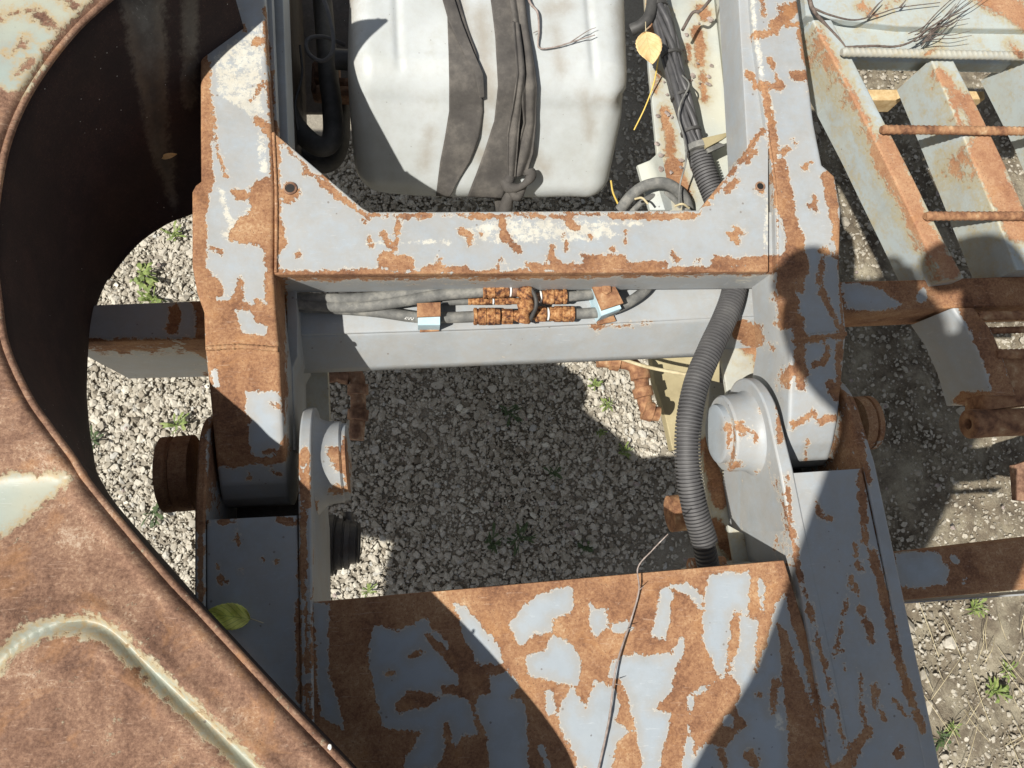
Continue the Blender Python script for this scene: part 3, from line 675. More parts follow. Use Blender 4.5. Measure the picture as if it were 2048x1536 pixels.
# ------------------------------------------------------------------ big rusty shell, left
def shell():
    t = thing('curved_steel_shell', 'big rusty curved steel shell with a rounded cut-out, standing above the left beam', 'steel shell', P(-100, 1000, .8))
    U = [(420, -175), (320, -98), (250, -40), (200, 0), (145, 52), (90, 120), (40, 200), (5, 290), (-15, 400), (-20, 500), (-10, 600), (5, 690), (50, 790), (96, 857), (139, 915), (184, 982), (325, 1150), (410, 1240), (560, 1402), (712, 1562), (860, 1740), (940, 1900), (985, 2180)]
    Lw = [(560, 380), (510, 388), (465, 398), (430, 408), (405, 416), (375, 429), (330, 447), (270, 490), (215, 560), (178, 640), (157, 710), (149, 780), (158, 850), (180, 915), (205, 965), (238, 1015), (345, 1138), (425, 1228), (573, 1388), (725, 1548), (873, 1730), (950, 1895), (990, 2170)]
    ZU = 1.25; n = len(U)
    zu = lambda y: (1.19+.03*min(1, max(0, y/900)))+.04*min(1, max(0, (y-1000)/300))
    up = catmull([P(x, y, zu(y)) for x, y in U], 16); lo = catmull([P(x, y, .84 if y < 1200 else .98) for x, y in Lw], 16)
    ppx = proj(up)
    # top plate: rows from outer line to the cut-out edge, with pressed beads
    def seg(p, pts): 
        d = np.full(len(p), 1e9)
        for a, b in zip(pts[:-1], pts[1:]): d = np.minimum(d, seg_d(p, a, b))
        return d
    bead = [tuple(q[:2]) for q in catmull([Vector((x, y, 0)) for x, y in ((-120, 1470), (-60, 1385), (0, 1318), (50, 1275), (110, 1250), (175, 1247), (225, 1272), (300, 1345), (420, 1458), (570, 1600), (700, 1720))], 8)]
    nA = 230; V = []
    for i, q in enumerate(up):
        out = Vector((-1.12-.03*math.sin(i*.06), q.y*1.0-.05, q.z))
        if q.y < -.28: out.x += .31*min(1, (-.28-q.y)/.06)
        
        for k in range(nA+1):
            tt = k/nA; s = 1-(1-tt)**1.6
            V.append(q.lerp(out, 1-s) if False else q.lerp(out, 1-(1-tt)**.9 if False else tt**1.5))
    V = np.array([v[:] for v in V]); px = proj(V)
    inner = seg(px, [tuple(a) for a in ppx])
    d1 = seg(px, bead)
    tri = poly_sd(px, [(-80, 960), (0, 945), (90, 938), (150, 948), (110, 1000), (60, 1040), (0, 1075), (-80, 1120)])
    V[:, 2] += -.010*np.exp(-(inner/10)**2)+.003*np.exp(-((inner-30)/14)**2)*(px[:, 1] > 900)
    V[:, 2] += -.011*np.exp(-((d1-0)/12)**2)+.003*np.exp(-((d1-36)/14)**2)
    V[:, 2] += -.008*(1/(1+np.exp(-tri/7)))
    V[:, 2] += np.array([.003*mnoise.noise(Vector((a[0]*5, a[1]*5, 0))) for a in V])
    w = nA+1; Fc = [[i*w+k, i*w+k+1, (i+1)*w+k+1, (i+1)*w+k] for i in range(len(up)-1) for k in range(nA)]
    wr = parse('''G -60 1385 0 1318 50 1275 110 1250 175 1247 225 1272 300 1345 420 1458 570 1600 21
    GP -80 965 0 948 90 940 150 948 110 995 60 1035 0 1070 -80 1110
    GP -200 -150 120 -150 200 -10 140 45 95 100 55 170 20 185 -10 165 -80 120 -200 150
    R -20 40 60 20 120 60 4; R 30 150 70 120 3; R 10 110 60 80 2; R 120 -20 150 10 10; R -40 240 60 180 14''')
    o = mesh_obj('top_plate', V, Fc, 'shell_paint', t, 1.2, wr, 14)
    md = o.modifiers.new('s', 'SOLIDIFY'); md.thickness = .008; md.offset = -1
    # inner wall, its near-black coat part dirt, part stand-in for shade
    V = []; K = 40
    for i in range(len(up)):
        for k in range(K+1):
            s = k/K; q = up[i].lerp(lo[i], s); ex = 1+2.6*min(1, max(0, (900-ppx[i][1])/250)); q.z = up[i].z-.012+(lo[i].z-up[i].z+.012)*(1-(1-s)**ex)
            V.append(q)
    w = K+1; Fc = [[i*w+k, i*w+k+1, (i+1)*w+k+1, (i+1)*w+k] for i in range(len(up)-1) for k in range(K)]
    o = mesh_obj('inner_wall', [v[:] for v in V], Fc, 'dark_shade_coat', t, 1.2, parse('GP 230 -60 330 -60 350 420 300 300 260 100; R 340 -40 350 300 12; G 380 -40 380 200 14'), 30)
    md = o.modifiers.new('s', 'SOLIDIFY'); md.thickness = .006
    # rolled rim along the cut-out
    pts = [p+Vector((0, 0, -.009)) for p in up]
    V, Fc = tube_geo(pts, .0042, 10); mesh_obj('rolled_rim', V, Fc, 'shell_paint', t, 1.2, parse('G 90 120 40 200 4'), 12)
    # bracing rib inside
shell()

# ------------------------------------------------------------------ tank
yA = P(950, 178, .80).y; yB = P(950, 362, .66).y
def tank_prof(s):
    """s in 0..1 -> (y, z, ny, nz) top -> front -> bottom"""
    A1 = math.radians(152); r1 = .085; c1 = (yA+.06, .82-r1); e1 = (c1[0]+r1*math.cos(A1), c1[1]+r1*math.sin(A1))
    k1 = ((yB-e1[0])**2+(.66-e1[1])**2)**.5; r2 = .05; A2 = math.atan2(yB-e1[0], -(.66-e1[1])); n2 = (-math.cos(A2), -math.sin(A2)*-1)
    nn = (-(e1[1]-.66)/k1, (e1[0]-yB)/k1); c2 = (yB-nn[0]*r2, .66-nn[1]*r2); a2 = math.degrees(math.atan2(nn[1], nn[0])) % 360
    segs = [('l', (yA+.60, .82), (c1[0], .82)), ('a', c1, r1, 90, 152), ('m', e1, (yB, .66), nn), ('a', c2, r2, a2, 268)]
    L = [.54, r1*math.radians(62), k1, r2*math.radians(268-a2)]; T = sum(L); d = s*T
    for sg, l in zip(segs, L):
        if d <= l+1e-9:
            k = d/l
            if sg[0] == 'm': return sg[1][0]+(sg[2][0]-sg[1][0])*k, sg[1][1]+(sg[2][1]-sg[1][1])*k, sg[3][0], sg[3][1]
            if sg[0] == 'l':
                a, b = sg[1], sg[2]; dx = b[0]-a[0]; dz = b[1]-a[1]; q = math.hypot(dx, dz)
                return a[0]+dx*k, a[1]+dz*k, dz/q if abs(dz) > abs(dx) else 0, 1 if abs(dx) > abs(dz) else 0
            an = math.radians(sg[3]+(sg[4]-sg[3])*k); return sg[1][0]+sg[2]*math.cos(an), sg[1][1]+sg[2]*math.sin(an), math.cos(an), math.sin(an)
        d -= l
    return segs[-1][1][0], segs[-1][1][1]-.05, 0, -1
def tank():
    t = thing('liquid_tank', 'dirty white rounded plastic tank with pressed ribs, strapped between the frame beams', 'tank', P(980, 300, .41))
    x0 = P(694, 60, .80).x; x1 = P(1262, 178, .80).x
    ns, nx = 120, 150; V = []; R = .05
    for j in range(nx+1):
        u = j/nx; x = x0+(x1-x0)*u
        e = min(x-x0, x1-x); e = max(e, 0)
        ins = R-math.sqrt(max(0, R*R-(R-min(e, R))**2))            # roll inwards at the ends
        for i in range(ns+1):
            s = i/ns*.995; y, z, ny, nz = tank_prof(s)
            rib = 0
            for rx, w in ((P(790, 60, .82).x, .007), (P(1178, 60, .82).x, .007)):
                if y > yA+.02: rib += -.0045*math.exp(-((x-rx-(y-yA-.2)*(-.05))/w)**2)*min(1, max(0, (y-yA-.02)/.03))
            # soft dent lines on the front and a nick at the right shoulder
            dn = .004*math.sin(x*11+1)*(1 if y < yA+.05 else .3)
            nick = -.022*math.exp(-((x-x1+.003)/.016)**2-((z-.785)/.014)**2)
            g = -ins+rib+dn+nick+.003*mnoise.noise(Vector((x*9, y*9, z*9)))
            taper = .02*max(0, (.75-z)/.3)                           # ends lean in towards the bottom
            V.append((x+(taper if u < .5 else -taper)*abs(2*u-1), y-.0+ny*g, z+nz*g))
    w = ns+1; Fc = [[j*w+i, j*w+i+1, (j+1)*w+i+1, (j+1)*w+i] for j in range(nx) for i in range(ns)]
    k = len(V); base = []
    Fc.append([i for i in range(w)]); Fc.append([nx*w+i for i in range(w)][::-1])
    dirt = parse('R 915 0 950 160 965 250 14; R 960 30 980 200 14; R 930 280 990 330 10; R 1060 300 1090 340 8; R 1110 60 1120 140 4; R 700 0 690 400 12; R 1190 200 1260 200 3; R 1100 20 1130 10 9; R 1170 190 1180 270 3; R 1240 20 1255 160 4; R 860 260 850 330 4')
    mesh_obj('tank_body', V, Fc, 'tank_plastic', t, .9, dirt, -20)
    # end ears / filler neck hidden left
    c = P(700, 120, .70); 
    lathe('tank_fitting', (x0-.03, c.y, .70), (1, 0, 0), [(0, .02), (.04, .02), (.05, .026), (.06, .026)], 'black_plastic', t)
tank()
def find_s(px, py):
    lo, hi = 0, 1
    x = P(px, py, .8).x
    for _ in range(30):
        m = (lo+hi)/2; y, z, a, b = tank_prof(m)
        # x at this depth
        q = proj([(x, y, z)])[0]
        if q[1] < py: lo = m
        else: hi = m
    return (lo+hi)/2
def strap_pt(px, py, off):
    s = find_s(px, py); y, z, ny, nz = tank_prof(s)
    q = P(px, py, z); return Vector((q.x, y+ny*off, z+nz*off))
def strap(name, rows, off, label, parent=None, tuck=True, cat='strap', fold=.0):
    rows2 = []
    for a, b in zip(rows[:-1], rows[1:]):
        for i in range(8):
            t = i/8; rows2.append([a[k]+(b[k]-a[k])*(t*t*(3-2*t)) for k in (0, 1, 2)])
    rows2.append(list(rows[-1])); V = []; uv = []; nw = 16; ln = 0
    for i, (y, xl, xr) in enumerate(rows2):
        if i: ln += abs(y-rows2[i-1][0])*.0009
        for k in range(nw+1):
            u = k/nw; o = off+fold*math.sin(u*math.pi*3+y*.01)*.5+fold*.5+.0018*math.sin(y*.045+u*2)
            V.append(strap_pt(xl+(xr-xl)*u, y, o)); uv.append((u, ln*1.6))
    w = nw+1; Fc = [[i*w+k, i*w+k+1, (i+1)*w+k+1, (i+1)*w+k] for i in range(len(rows2)-1) for k in range(nw)]
    o = mesh_obj(name, [v[:] for v in V], Fc, 'webbing', parent, 1.2, uv=uv); md = o.modifiers.new('s', 'SOLIDIFY'); md.thickness = .0025; md.offset = 1
    if label: tag(o, label, cat, 'webbing straps round the tank')
    return o
strap('ratchet_strap', [(-80, 905, 950), (0, 893, 915), (60, 895, 935), (110, 897, 952), (160, 898, 964), (220, 898, 966), (270, 890, 958), (320, 880, 940), (386, 872, 900)], .006, 'brown webbing strap curving down the tank left of the knotted strap')
strap('strap_fold', [(-80, 880, 905), (0, 882, 905), (50, 896, 922), (110, 925, 945), (150, 950, 965), (190, 958, 967)], .012, None, bpy.data.objects['ratchet_strap'])
kt = thing('knotted_strap', 'bunched brown webbing strap tied in a knot at the front of the tank', 'strap', P(1020, 350, .5), 'webbing straps round the tank')
strap('strap_band', [(-80, 975, 1020), (0, 980, 1020), (80, 990, 1038), (170, 995, 1045), (240, 988, 1045), (300, 968, 1035), (350, 950, 1018), (388, 935, 1005)], .006, None, kt)
strap('strap_band', [(-80, 1012, 1046), (0, 1015, 1044), (80, 1030, 1056), (170, 1040, 1072), (240, 1045, 1071), (300, 1030, 1065), (345, 1018, 1052)], .012, None, kt, fold=.006)
strap('strap_band', [(60, 1022, 1034), (150, 1030, 1046), (260, 1012, 1036), (345, 1012, 1030)], .020, None, kt, fold=.004)
def fz(x, y, off): return strap_pt(x, y, off)
tube('knot', [fz(1006, 352, .02), fz(1018, 362, .03), fz(1040, 358, .032), fz(1058, 344, .024), fz(1056, 332, .016)], lambda s: .0095+.003*math.sin(s*9), 'webbing', kt, seg=14)
tube('knot', [fz(1020, 345, .015), fz(1014, 358, .028), fz(1030, 372, .034), fz(1046, 362, .02)], lambda s: .009+.002*math.sin(s*11), 'webbing', kt, seg=14)
tube('strap_tail', [fz(1026, 362, .026), fz(1014, 378, .03), fz(1008, 392, .034), fz(1000, 400, .04)], lambda s: .007+.007*math.sin(s*2.4), 'webbing', kt, seg=14)

# ------------------------------------------------------------------ cable bundle, conduit, hoses
def bundle():
    t = thing('cable_bundle', 'thick bundle of black cables tied together beside the tank', 'cable bundle', P(1350, 150, .82))
    C = [P(1302, -90, .84), P(1312, 0, .845), P(1330, 60, .845), P(1342, 110, .845), P(1352, 160, .845), P(1368, 215, .845), P(1385, 275, .845), P(1402, 330, .845)]
    cp = catmull(C, 10)
    for k in range(13):
        a0 = k*2*math.pi/12+.3; rr = .0125 if k < 12 else 0; V = []
        pts = []
        for i, c in enumerate(cp):
            tt = (cp[min(i+1, len(cp)-1)]-cp[max(i-1, 0)]).normalized(); s = tt.cross(Vector((0, 0, 1))).normalized(); u = s.cross(tt)
            a = a0+i*.02+.25*math.sin(i*.2+k*1.7); g = rr*(1+.18*math.sin(i*.23+k*2))
            pts.append(c+s*math.cos(a)*g+u*math.sin(a)*g*.9)
        V, Fc = tube_geo(pts, .0042+.0012*(k % 3), 8); mesh_obj('cable', V, Fc, 'black_plastic', t, 1)
    for i in (12, 30, 46, 58, 66):
        V = []; c = cp[i]; tt = (cp[i+1]-cp[i-1]).normalized()
        V, Fc = lathe_geo(c-tt*.003, tt, [(0, .0165), (.001, .0195), (.006, .0195), (.007, .0165)], 20); o = mesh_obj('cable_tie', V, Fc, 'rubber', t, 1)
    return cp
bundle()
tube('side_cable', [P(1262, 60, .84), P(1285, 48, .85), P(1302, 20, .855), P(1308, -60, .85)], .011, 'rubber'); tag(bpy.data.objects['side_cable'], 'black cable branching off the bundle behind the tan leaf', 'cable')
tube('cable', [P(1365, 60, .87), P(1385, 26, .87), P(1400, 22, .88), P(1420, 0, .88), P(1450, -40, .88)], .003, 'twig_bark'); o = bpy.data.objects['cable.013'] if 'cable.013' in bpy.data.objects else None
for ob in COL.objects:
    if ob.name.startswith('cable.') and ob.parent is None and 'label' not in ob: ob.name = 'bent_twig'; tag(ob, 'dark bent stem crossing the floor plate right of the cable bundle', 'twig')
def clampband():
    t = thing('pipe_clamp', 'dusty rubber band clamp holding the cable bundle, loose end pointing right', 'clamp', P(1400, 290, .82))
    c = P(1397, 296, .85); tt = (P(1402, 330, .85)-P(1390, 270, .85)).normalized()
    V, Fc = lathe_geo(c-tt*.006, tt, [(0, .019), (.001, .024), (.006, .025), (.012, .024), (.013, .019)], 24); mesh_obj('band', V, Fc, 'hose_rubber', t, 1)
    V, Fc = loft_geo([((1405, 276), (1412, 296), .875, .869), ((1440, 268), (1446, 278), .872, .866), ((1458, 264), (1460, 268), .868, .864)], .006, .001); mesh_obj('loose_end', V, Fc, 'board', t, .6)
    V, Fc = loft_geo([((1412, 296), (1416, 306), .868, .862), ((1436, 284), (1452, 290), .864, .860)], .006, .001); mesh_obj('loose_end', V, Fc, 'hose_rubber', t, .6)
clampband()
def conduit():
    t = thing('corrugated_conduit', 'black corrugated plastic conduit curving down past the right hinge pin', 'conduit', P(1380, 850, .85))
    C = [P(1398, 308, .845), P(1412, 350, .845), P(1432, 400, .845), P(1458, 470, .85), P(1472, 540, .865), P(1466, 590, .875), P(1448, 640, .885), P(1420, 700, .895), P(1392, 770, .90), P(1377, 850, .90), P(1376, 930, .895), P(1388, 1010, .885), P(1410, 1085, .87)]
    base = catmull(C, 14); L = [0]
    for a, b in zip(base[:-1], base[1:]): L.append(L[-1]+(b-a).length)
    tot = L[-1]; pitch = .0058; m = int(tot/pitch)*8; pts = []; rad = []
    j = 0
    for i in range(m+1):
        d = tot*i/m
        while j < len(L)-2 and L[j+1] < d: j += 1
        k = (d-L[j])/max(1e-9, L[j+1]-L[j]); pts.append(base[j].lerp(base[j+1], k))
        ph = (i % 8)/8; rad.append(.0215 if ph < .62 else .0178)
    V, Fc = tube_geo(pts, rad, 28); mesh_obj('sheath', V, Fc, 'conduit_plastic', t, .6)
    tt = (base[-1]-base[-2]).normalized(); e = base[-1]
    prof = []
    for i in range(16): prof += [(i*.004, .019 if i % 2 else .0165), (i*.004+.003, .019 if i % 2 else .0165)]
    V, Fc = lathe_geo(e-tt*.005+Vector((0, 0, -.006)), tt+Vector((0, 0, -.25)), prof, 28); mesh_obj('inner_sleeve', V, Fc, 'black_plastic', t, .6)
    # split seam strip along inner curve
conduit()
def hoses():
    Z = .885; r1 = .0095
    grp = 'hydraulic hoses on the chassis beam'
    def hs(pts, r, label):
        o = tube('hydraulic_hose', [P(x, y, z) for x, y, z in pts], r, 'hose_rubber', None, 10, 18); tag(o, label, 'hose', grp); return o
    hs([(580, 596, .885), (690, 598, .888), (800, 590, .892), (900, 578, .895), (960, 566, .89), (1040, 552, .88)], .0092, 'topmost grey hydraulic hose disappearing under the cross beam')
    hs([(580, 606, .885), (705, 614, .886), (800, 603, .894), (880, 590, .90), (968, 583, .90)], .0095, 'grey hydraulic hose ending in the upper rusty ferrule')
    hs([(590, 612, .878), (740, 622, .876), (830, 634, .876), (900, 635, .878), (950, 633, .88)], .0095, 'printed black hydraulic hose passing under the left small clamp')
    hs([(885, 604, .877), (910, 603, .877), (940, 602, .877)], .0062, 'short thin hose entering the small middle ferrule')
    hs([(1146, 628, .88), (1180, 626, .88), (1215, 622, .88), (1255, 606, .88), (1290, 580, .88), (1320, 540, .87)], .0092, 'black hydraulic hose leaving the lower right ferrule through the big clamp')
    hs([(1131, 594, .892), (1160, 591, .892), (1195, 587, .89), (1240, 572, .885), (1290, 545, .875)], .0085, 'black hydraulic hose leaving the upper right ferrule')
    hs([(1100, 574, .878), (1170, 572, .878), (1230, 560, .874)], .006, 'thin dark hose behind the right ferrules')
    # printed digits on the hose
    cu = bpy.data.curves.new('print_mark', 'FONT'); cu.body = '200'; cu.size = .0105; cu.extrude = .0001
    o = bpy.data.objects.new('print_mark', cu); COL.objects.link(o)
    dg = bpy.context.evaluated_depsgraph_get(); me = bpy.data.meshes.new_from_object(o.evaluated_get(dg)); bpy.data.objects.remove(o)
    p = P(808, 638, .8856); ho = [q for q in COL.objects if q.get('label', '').startswith('printed black')][0]
    me.materials.append(MATS['hose_rubber'] if False else MATS['white_mark']); mo = bpy.data.objects.new('print_mark', me); COL.objects.link(mo); mo.parent = ho; mo.location = p-ho.location; mo.rotation_euler = (-.25, 0, -.1)
    # fittings assembly
    t = thing('hose_coupling', 'cluster of rusty ferrules, nuts and a tee joining the hydraulic hoses', 'hose coupling', P(1045, 610, .86))
    def cyl(name, a, b, r, za, mat='speckled_rust', lips=True):
        A = P(*a, za); B = P(*b, za); L = (B-A).length
        pr = [(0, r*.9), (.001, r), (L*.12, r), (L*.14, r*.90), (L*.2, r*.90), (L*.22, r), (L*.45, r*1.02), (L*.47, r*.92), (L*.53, r*.92), (L*.55, r*1.02), (L*.8, r), (L*.83, r*.90), (L-.001, r*.90), (L, r*.8)] if lips else [(0, r*.9), (.001, r), (L-.001, r), (L, r*.9)]
        V, Fc = lathe_geo(A, B-A, pr, 24); return mesh_obj(name, V, Fc, mat, t, .6)
    def nut(a, b, r, za):
        A = P(*a, za); B = P(*b, za); L = (B-A).length
        V, Fc = lathe_geo(A, B-A, [(0, r*.88), (.0015, r), (L-.0015, r), (L, r*.88)], 6); return mesh_obj('hex_nut', V, Fc, 'speckled_rust', t, .3)
    cyl('ferrule', (965, 583), (1018, 580), .0125, .90); cyl('ferrule', (947, 633), (1000, 633), .0145, .882); cyl('ferrule', (936, 602), (984, 602), .0068, .878)
    cyl('ferrule', (1148, 628), (1099, 628), .0135, .882); cyl('ferrule', (1133, 593), (1084, 594), .0125, .895)
    nut((1003, 633), (1026, 633), .0135, .882); nut((1070, 628), (1092, 628), .0135, .882); nut((990, 602), (1012, 602), .0068, .88)
    cyl('pipe_ring', (1019, 580), (1023, 580), .0115, .90, 'white_mark', False); cyl('pipe_ring', (1094, 628), (1098, 628), .011, .882, 'white_mark', False); cyl('pipe_ring', (985, 602), (988, 602), .0062, .879, 'white_mark', False)
    cyl('pipe_ring', (1079, 594), (1083, 594), .0105, .895, 'white_mark', False)
    cyl('tee_body', (1024, 582), (1052, 582), .0095, .90, 'dark_rust', False); cyl('tee_body', (1026, 632), (1070, 629), .009, .884, 'speckled_rust', False); cyl('tee_body', (1012, 602), (1042, 602), .0055, .884, 'speckled_rust', False)
    V, Fc = tube_geo(catmull([P(1048, 578, .905), P(1054, 596, .908), P(1050, 618, .902), P(1044, 640, .89)], 8), lambda s: .0125+.0025*math.sin(s*14), 18); mesh_obj('tee_body', V, Fc, 'speckled_rust', t, 1)
    cyl('tee_body', (1056, 594), (1082, 594), .0075, .895, 'dark_rust', False)
    o = tube('rubber_tie', [P(1058, 572, .912), P(1070, 592, .916), P(1072, 612, .912), P(1064, 632, .90), (P(1056, 645, .885))], .0035, 'rubber'); tag(o, 'black rubber tie looped over the rusty tee', 'cable tie')
    # clamps
    c1 = thing('hose_clamp', 'small pale blue hose clamp with a flat rusty top plate', 'clamp', P(858, 635, .86), 'blue hose clamps')
    V, Fc = loft_geo([((836, 614), (836, 650), .898, .862), ((880, 612), (880, 650), .898, .862)], .006, .002); mesh_obj('clamp_block', V, Fc, 'blue_plastic', c1, .6)
    V, Fc = loft_geo([((834, 606), (834, 634), .904, .899), ((881, 604), (881, 632), .904, .899)], .006, .001); mesh_obj('top_plate', V, Fc, 'rust', c1, .6)
    V, Fc = loft_geo([((838, 640), (840, 664), .865, .861), ((880, 640), (878, 662), .865, .861)], .006, .001); mesh_obj('base_tab', V, Fc, 'rust', c1, .6)
    c2 = thing('hose_clamp', 'larger slanted blue hose clamp under a tapered rusty plate', 'clamp', P(1210, 610, .86), 'blue hose clamps')
    V, Fc = loft_geo([((1180, 560), (1203, 632), .905, .862), ((1214, 556), (1243, 617), .905, .862)], .006, .002); mesh_obj('clamp_block', V, Fc, 'blue_plastic', c2, .6)
    V, Fc = loft_geo([((1176, 552), (1204, 620), .912, .906), ((1218, 548), (1247, 606), .912, .906)], .006, .001); mesh_obj('top_plate', V, Fc, 'rust', c2, .6)
    V, Fc = lathe_geo(P(1212, 580, .911), (0, 0, 1), [(0, .009), (.005, .009), (.006, .007)], 6); mesh_obj('bolt_head', V, Fc, 'rust', c2, .4)
    V, Fc = loft_geo([((1190, 632), (1196, 650), .866, .862), ((1226, 628), (1232, 642), .866, .862)], .006, .001); mesh_obj('base_tab', V, Fc, 'rust', c2, .6)
hoses()
def more_hoses():
    g = 'black hoses left of the tank'
    def hs(nm, pts, r, label, mat='rubber', cat='hose', group=g):
        o = tube(nm, [P(*q) for q in pts], r, mat, None, 10, 16); tag(o, label, cat, group); return o
    hs('rubber_hose', [(560, 180, .66), (590, 250, .66), (635, 292, .66), (664, 278, .66), (664, 210, .66), (658, 160, .66), (650, 60, .64), (640, -60, .62)], .020, 'thick black hose bending up beside the tank')
    hs('rubber_hose', [(540, 250, .58), (590, 310, .58), (650, 325, .58), (676, 290, .58), (680, 200, .56)], .022, 'thick black hose lying behind and below the bent one')
    hs('wire_loop', [(640, -20, .80), (655, 20, .80), (666, 70, .80), (664, 105, .80), (645, 122, .78), (622, 112, .77), (612, 92, .77), (620, 76, .77), (650, 74, .76), (690, 90, .74)], .0038, 'thin grey cable curling in a loop left of the tank', 'conduit_plastic', 'cable', None)
    hs('wire_loop', [(600, 90, .72), (604, 150, .7), (590, 210, .7), (596, 260, .68)], .0025, 'thin dark wire hanging against the left beam', 'black_plastic', 'wire', None)
    o = thing('valve_block', 'dark dirty valve block in the gap left of the tank', 'valve', P(660, 160, .5))
    for (x, y, z, lx, ly, lz) in ((655, 150, .60, .05, .05, .05), (672, 190, .6, .08, .025, .04), (690, 170, .60, .09, .02, .03), (640, 165, .58, .03, .07, .05)):
        V, Fc = box_geo(P(x, y, z), (1, 0, 0), (0, 1, 0), (0, 0, 1), lx, ly, lz, .006); mesh_obj('valve_body', V, Fc, 'dark_rust', o, .6)
    # flat looped hose at lower right of tank
    hs('grey_hose', [(1240, 420, .80), (1262, 392, .82), (1290, 372, .83), (1325, 366, .835), (1352, 378, .83), (1372, 402, .82), (1380, 440, .80)], .0105, 'grey hose arching over the floor plate below the cable bundle', 'hose_rubber')
    hs('grey_hose', [(1262, 425, .79), (1290, 400, .80), (1325, 388, .80), (1350, 400, .80), (1362, 430, .79)], .006, 'thinner inner hose under the grey arch', 'hose_rubber')
    hs('yellow_wire', [(1222, 362, .72), (1226, 385, .74), (1236, 408, .76), (1243, 425, .76)], .0018, 'short yellow wire hanging from the tank corner', 'yellow_wire', 'wire', None)
    hs('yellow_wire', [(1270, 398, .84), (1284, 396, .85), (1296, 408, .85)], .002, 'small pale wire end curling over the grey hose', 'straw', 'wire', None)
    hs('yellow_wire', [(1350, 412, .85), (1365, 408, .86), (1378, 416, .85)], .002, 'small pale wire end beside the gusset corner', 'straw', 'wire', None)
    hs('thin_wire', [(1364, 150, .875), (1378, 170, .872), (1362, 205, .875), (1357, 235, .872), (1368, 275, .876), (1372, 320, .872), (1360, 370, .86), (1358, 415, .85)], .0016, 'thin grey wire winding down along the cable bundle', 'hose_rubber', 'wire', None)
    # curved grey plate end near the gusset
    V, Fc = loft_geo([((1275, 330), (1300, 420), .80, .79), ((1300, 320), (1330, 420), .81, .80), ((1322, 300), (1345, 420), .80, .79)], .01, .002)
    o = mesh_obj('curved_bracket', V, Fc, 'cream_paint', None, .8, [], -40); tag(o, 'pale curved bracket plate beneath the grey arching hose', 'bracket')
    for (pts, r, lab) in (([(1268, 260, .78), (1290, 215, .80), (1308, 165, .82), (1318, 110, .86)], .0013, 'leaf stalk lying between tank and cable bundle'),):
        hs('leaf_stalk', pts, r, lab, 'yellow_wire', 'stalk', None)
    # black plug on inner left rail
    p = thing('cable_plug', 'black ribbed connector plug hanging on the inner face of the left rail', 'plug', P(680, 1090, .6))
    for (a, b, r) in (((655, 1090), (672, 1090), .055), ((672, 1088), (700, 1088), .046), ((700, 1085), (716, 1085), .038)):
        A = P(*a, .66); B = P(*b, .66); V, Fc = lathe_geo(A, B-A, [(0, r), (.012, r), (.013, r*.93), (.016, r*.93), (.017, r), ((B-A).length, r*.95)], 24); mesh_obj('plug_ring', V, Fc, 'black_plastic', p, .6)
    V, Fc = tube_geo(catmull([P(700, 1060, .66), P(697, 1040, .66), P(696, 1028, .655)], 6), .010, 10); mesh_obj('plug_lever', V, Fc, 'black_plastic', p, 1)
    # rusty pipe elbows low down
    for k, (pts, lab) in enumerate(((([(1195, 720), (1230, 722), (1262, 728), (1280, 750), (1286, 785), (1296, 822), (1318, 828)]), 'rusty pipe with an elbow over the sunlit gravel'), (([(640, 752), (690, 748), (712, 752), (716, 780), (716, 830), (712, 880)]), 'dark rusty pipe elbow in the shade beside the left hinge'))):
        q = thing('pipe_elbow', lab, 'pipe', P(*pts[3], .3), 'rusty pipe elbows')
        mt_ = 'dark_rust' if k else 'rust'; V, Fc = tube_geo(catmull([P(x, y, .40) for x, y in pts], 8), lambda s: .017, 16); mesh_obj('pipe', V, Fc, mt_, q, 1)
        for i in (1, 3, 4, 5):
            A = P(*pts[i], .40); B = P(*pts[min(i+1, len(pts)-1)], .40); d = (B-A).normalized()
            V, Fc = lathe_geo(A-d*.012, d, [(0, .018), (.001, .023), (.022, .023), (.024, .018)], 8 if i == 1 else 18); mesh_obj('collar', V, Fc, mt_, q, .5)
    V, Fc = loft_geo([((1300, 690), (1440, 690), .30, .27), ((1308, 760), (1440, 760), .30, .27), ((1330, 830), (1440, 830), .30, .27), ((1345, 900), (1440, 900), .30, .27)], .02, .003)
    o = mesh_obj('support_board', V, Fc, 'board', None, .6); tag(o, 'ochre flat board lying low behind the conduit', 'board')
    o = tube('rod', [P(1238, 716, .46), P(1300, 735, .46), P(1390, 752, .46)], .004, 'straw'); tag(o, 'thin pale rod crossing above the ochre board', 'rod')
    # low rusty lug left of conduit bottom
    V, Fc = lathe_geo(P(1338, 1028, .60), (1, .1, 0), [(0, .030), (.001, .036), (.06, .036), (.065, .03)], 24); o = mesh_obj('rusty_lug', V, Fc, 'rust', None, .5); tag(o, 'round rusty lug showing left of the conduit end', 'lug')
    V, Fc = lathe_geo(P(1415, 1140, .80), (1, .05, 0), [(-.03, .022), (.03, .022)], 24); o = mesh_obj('painted_stub', V, Fc, 'grey_paint', None, .5, WEAR, 2); tag(o, 'short painted stub tube under the conduit end', 'tube')
more_hoses()

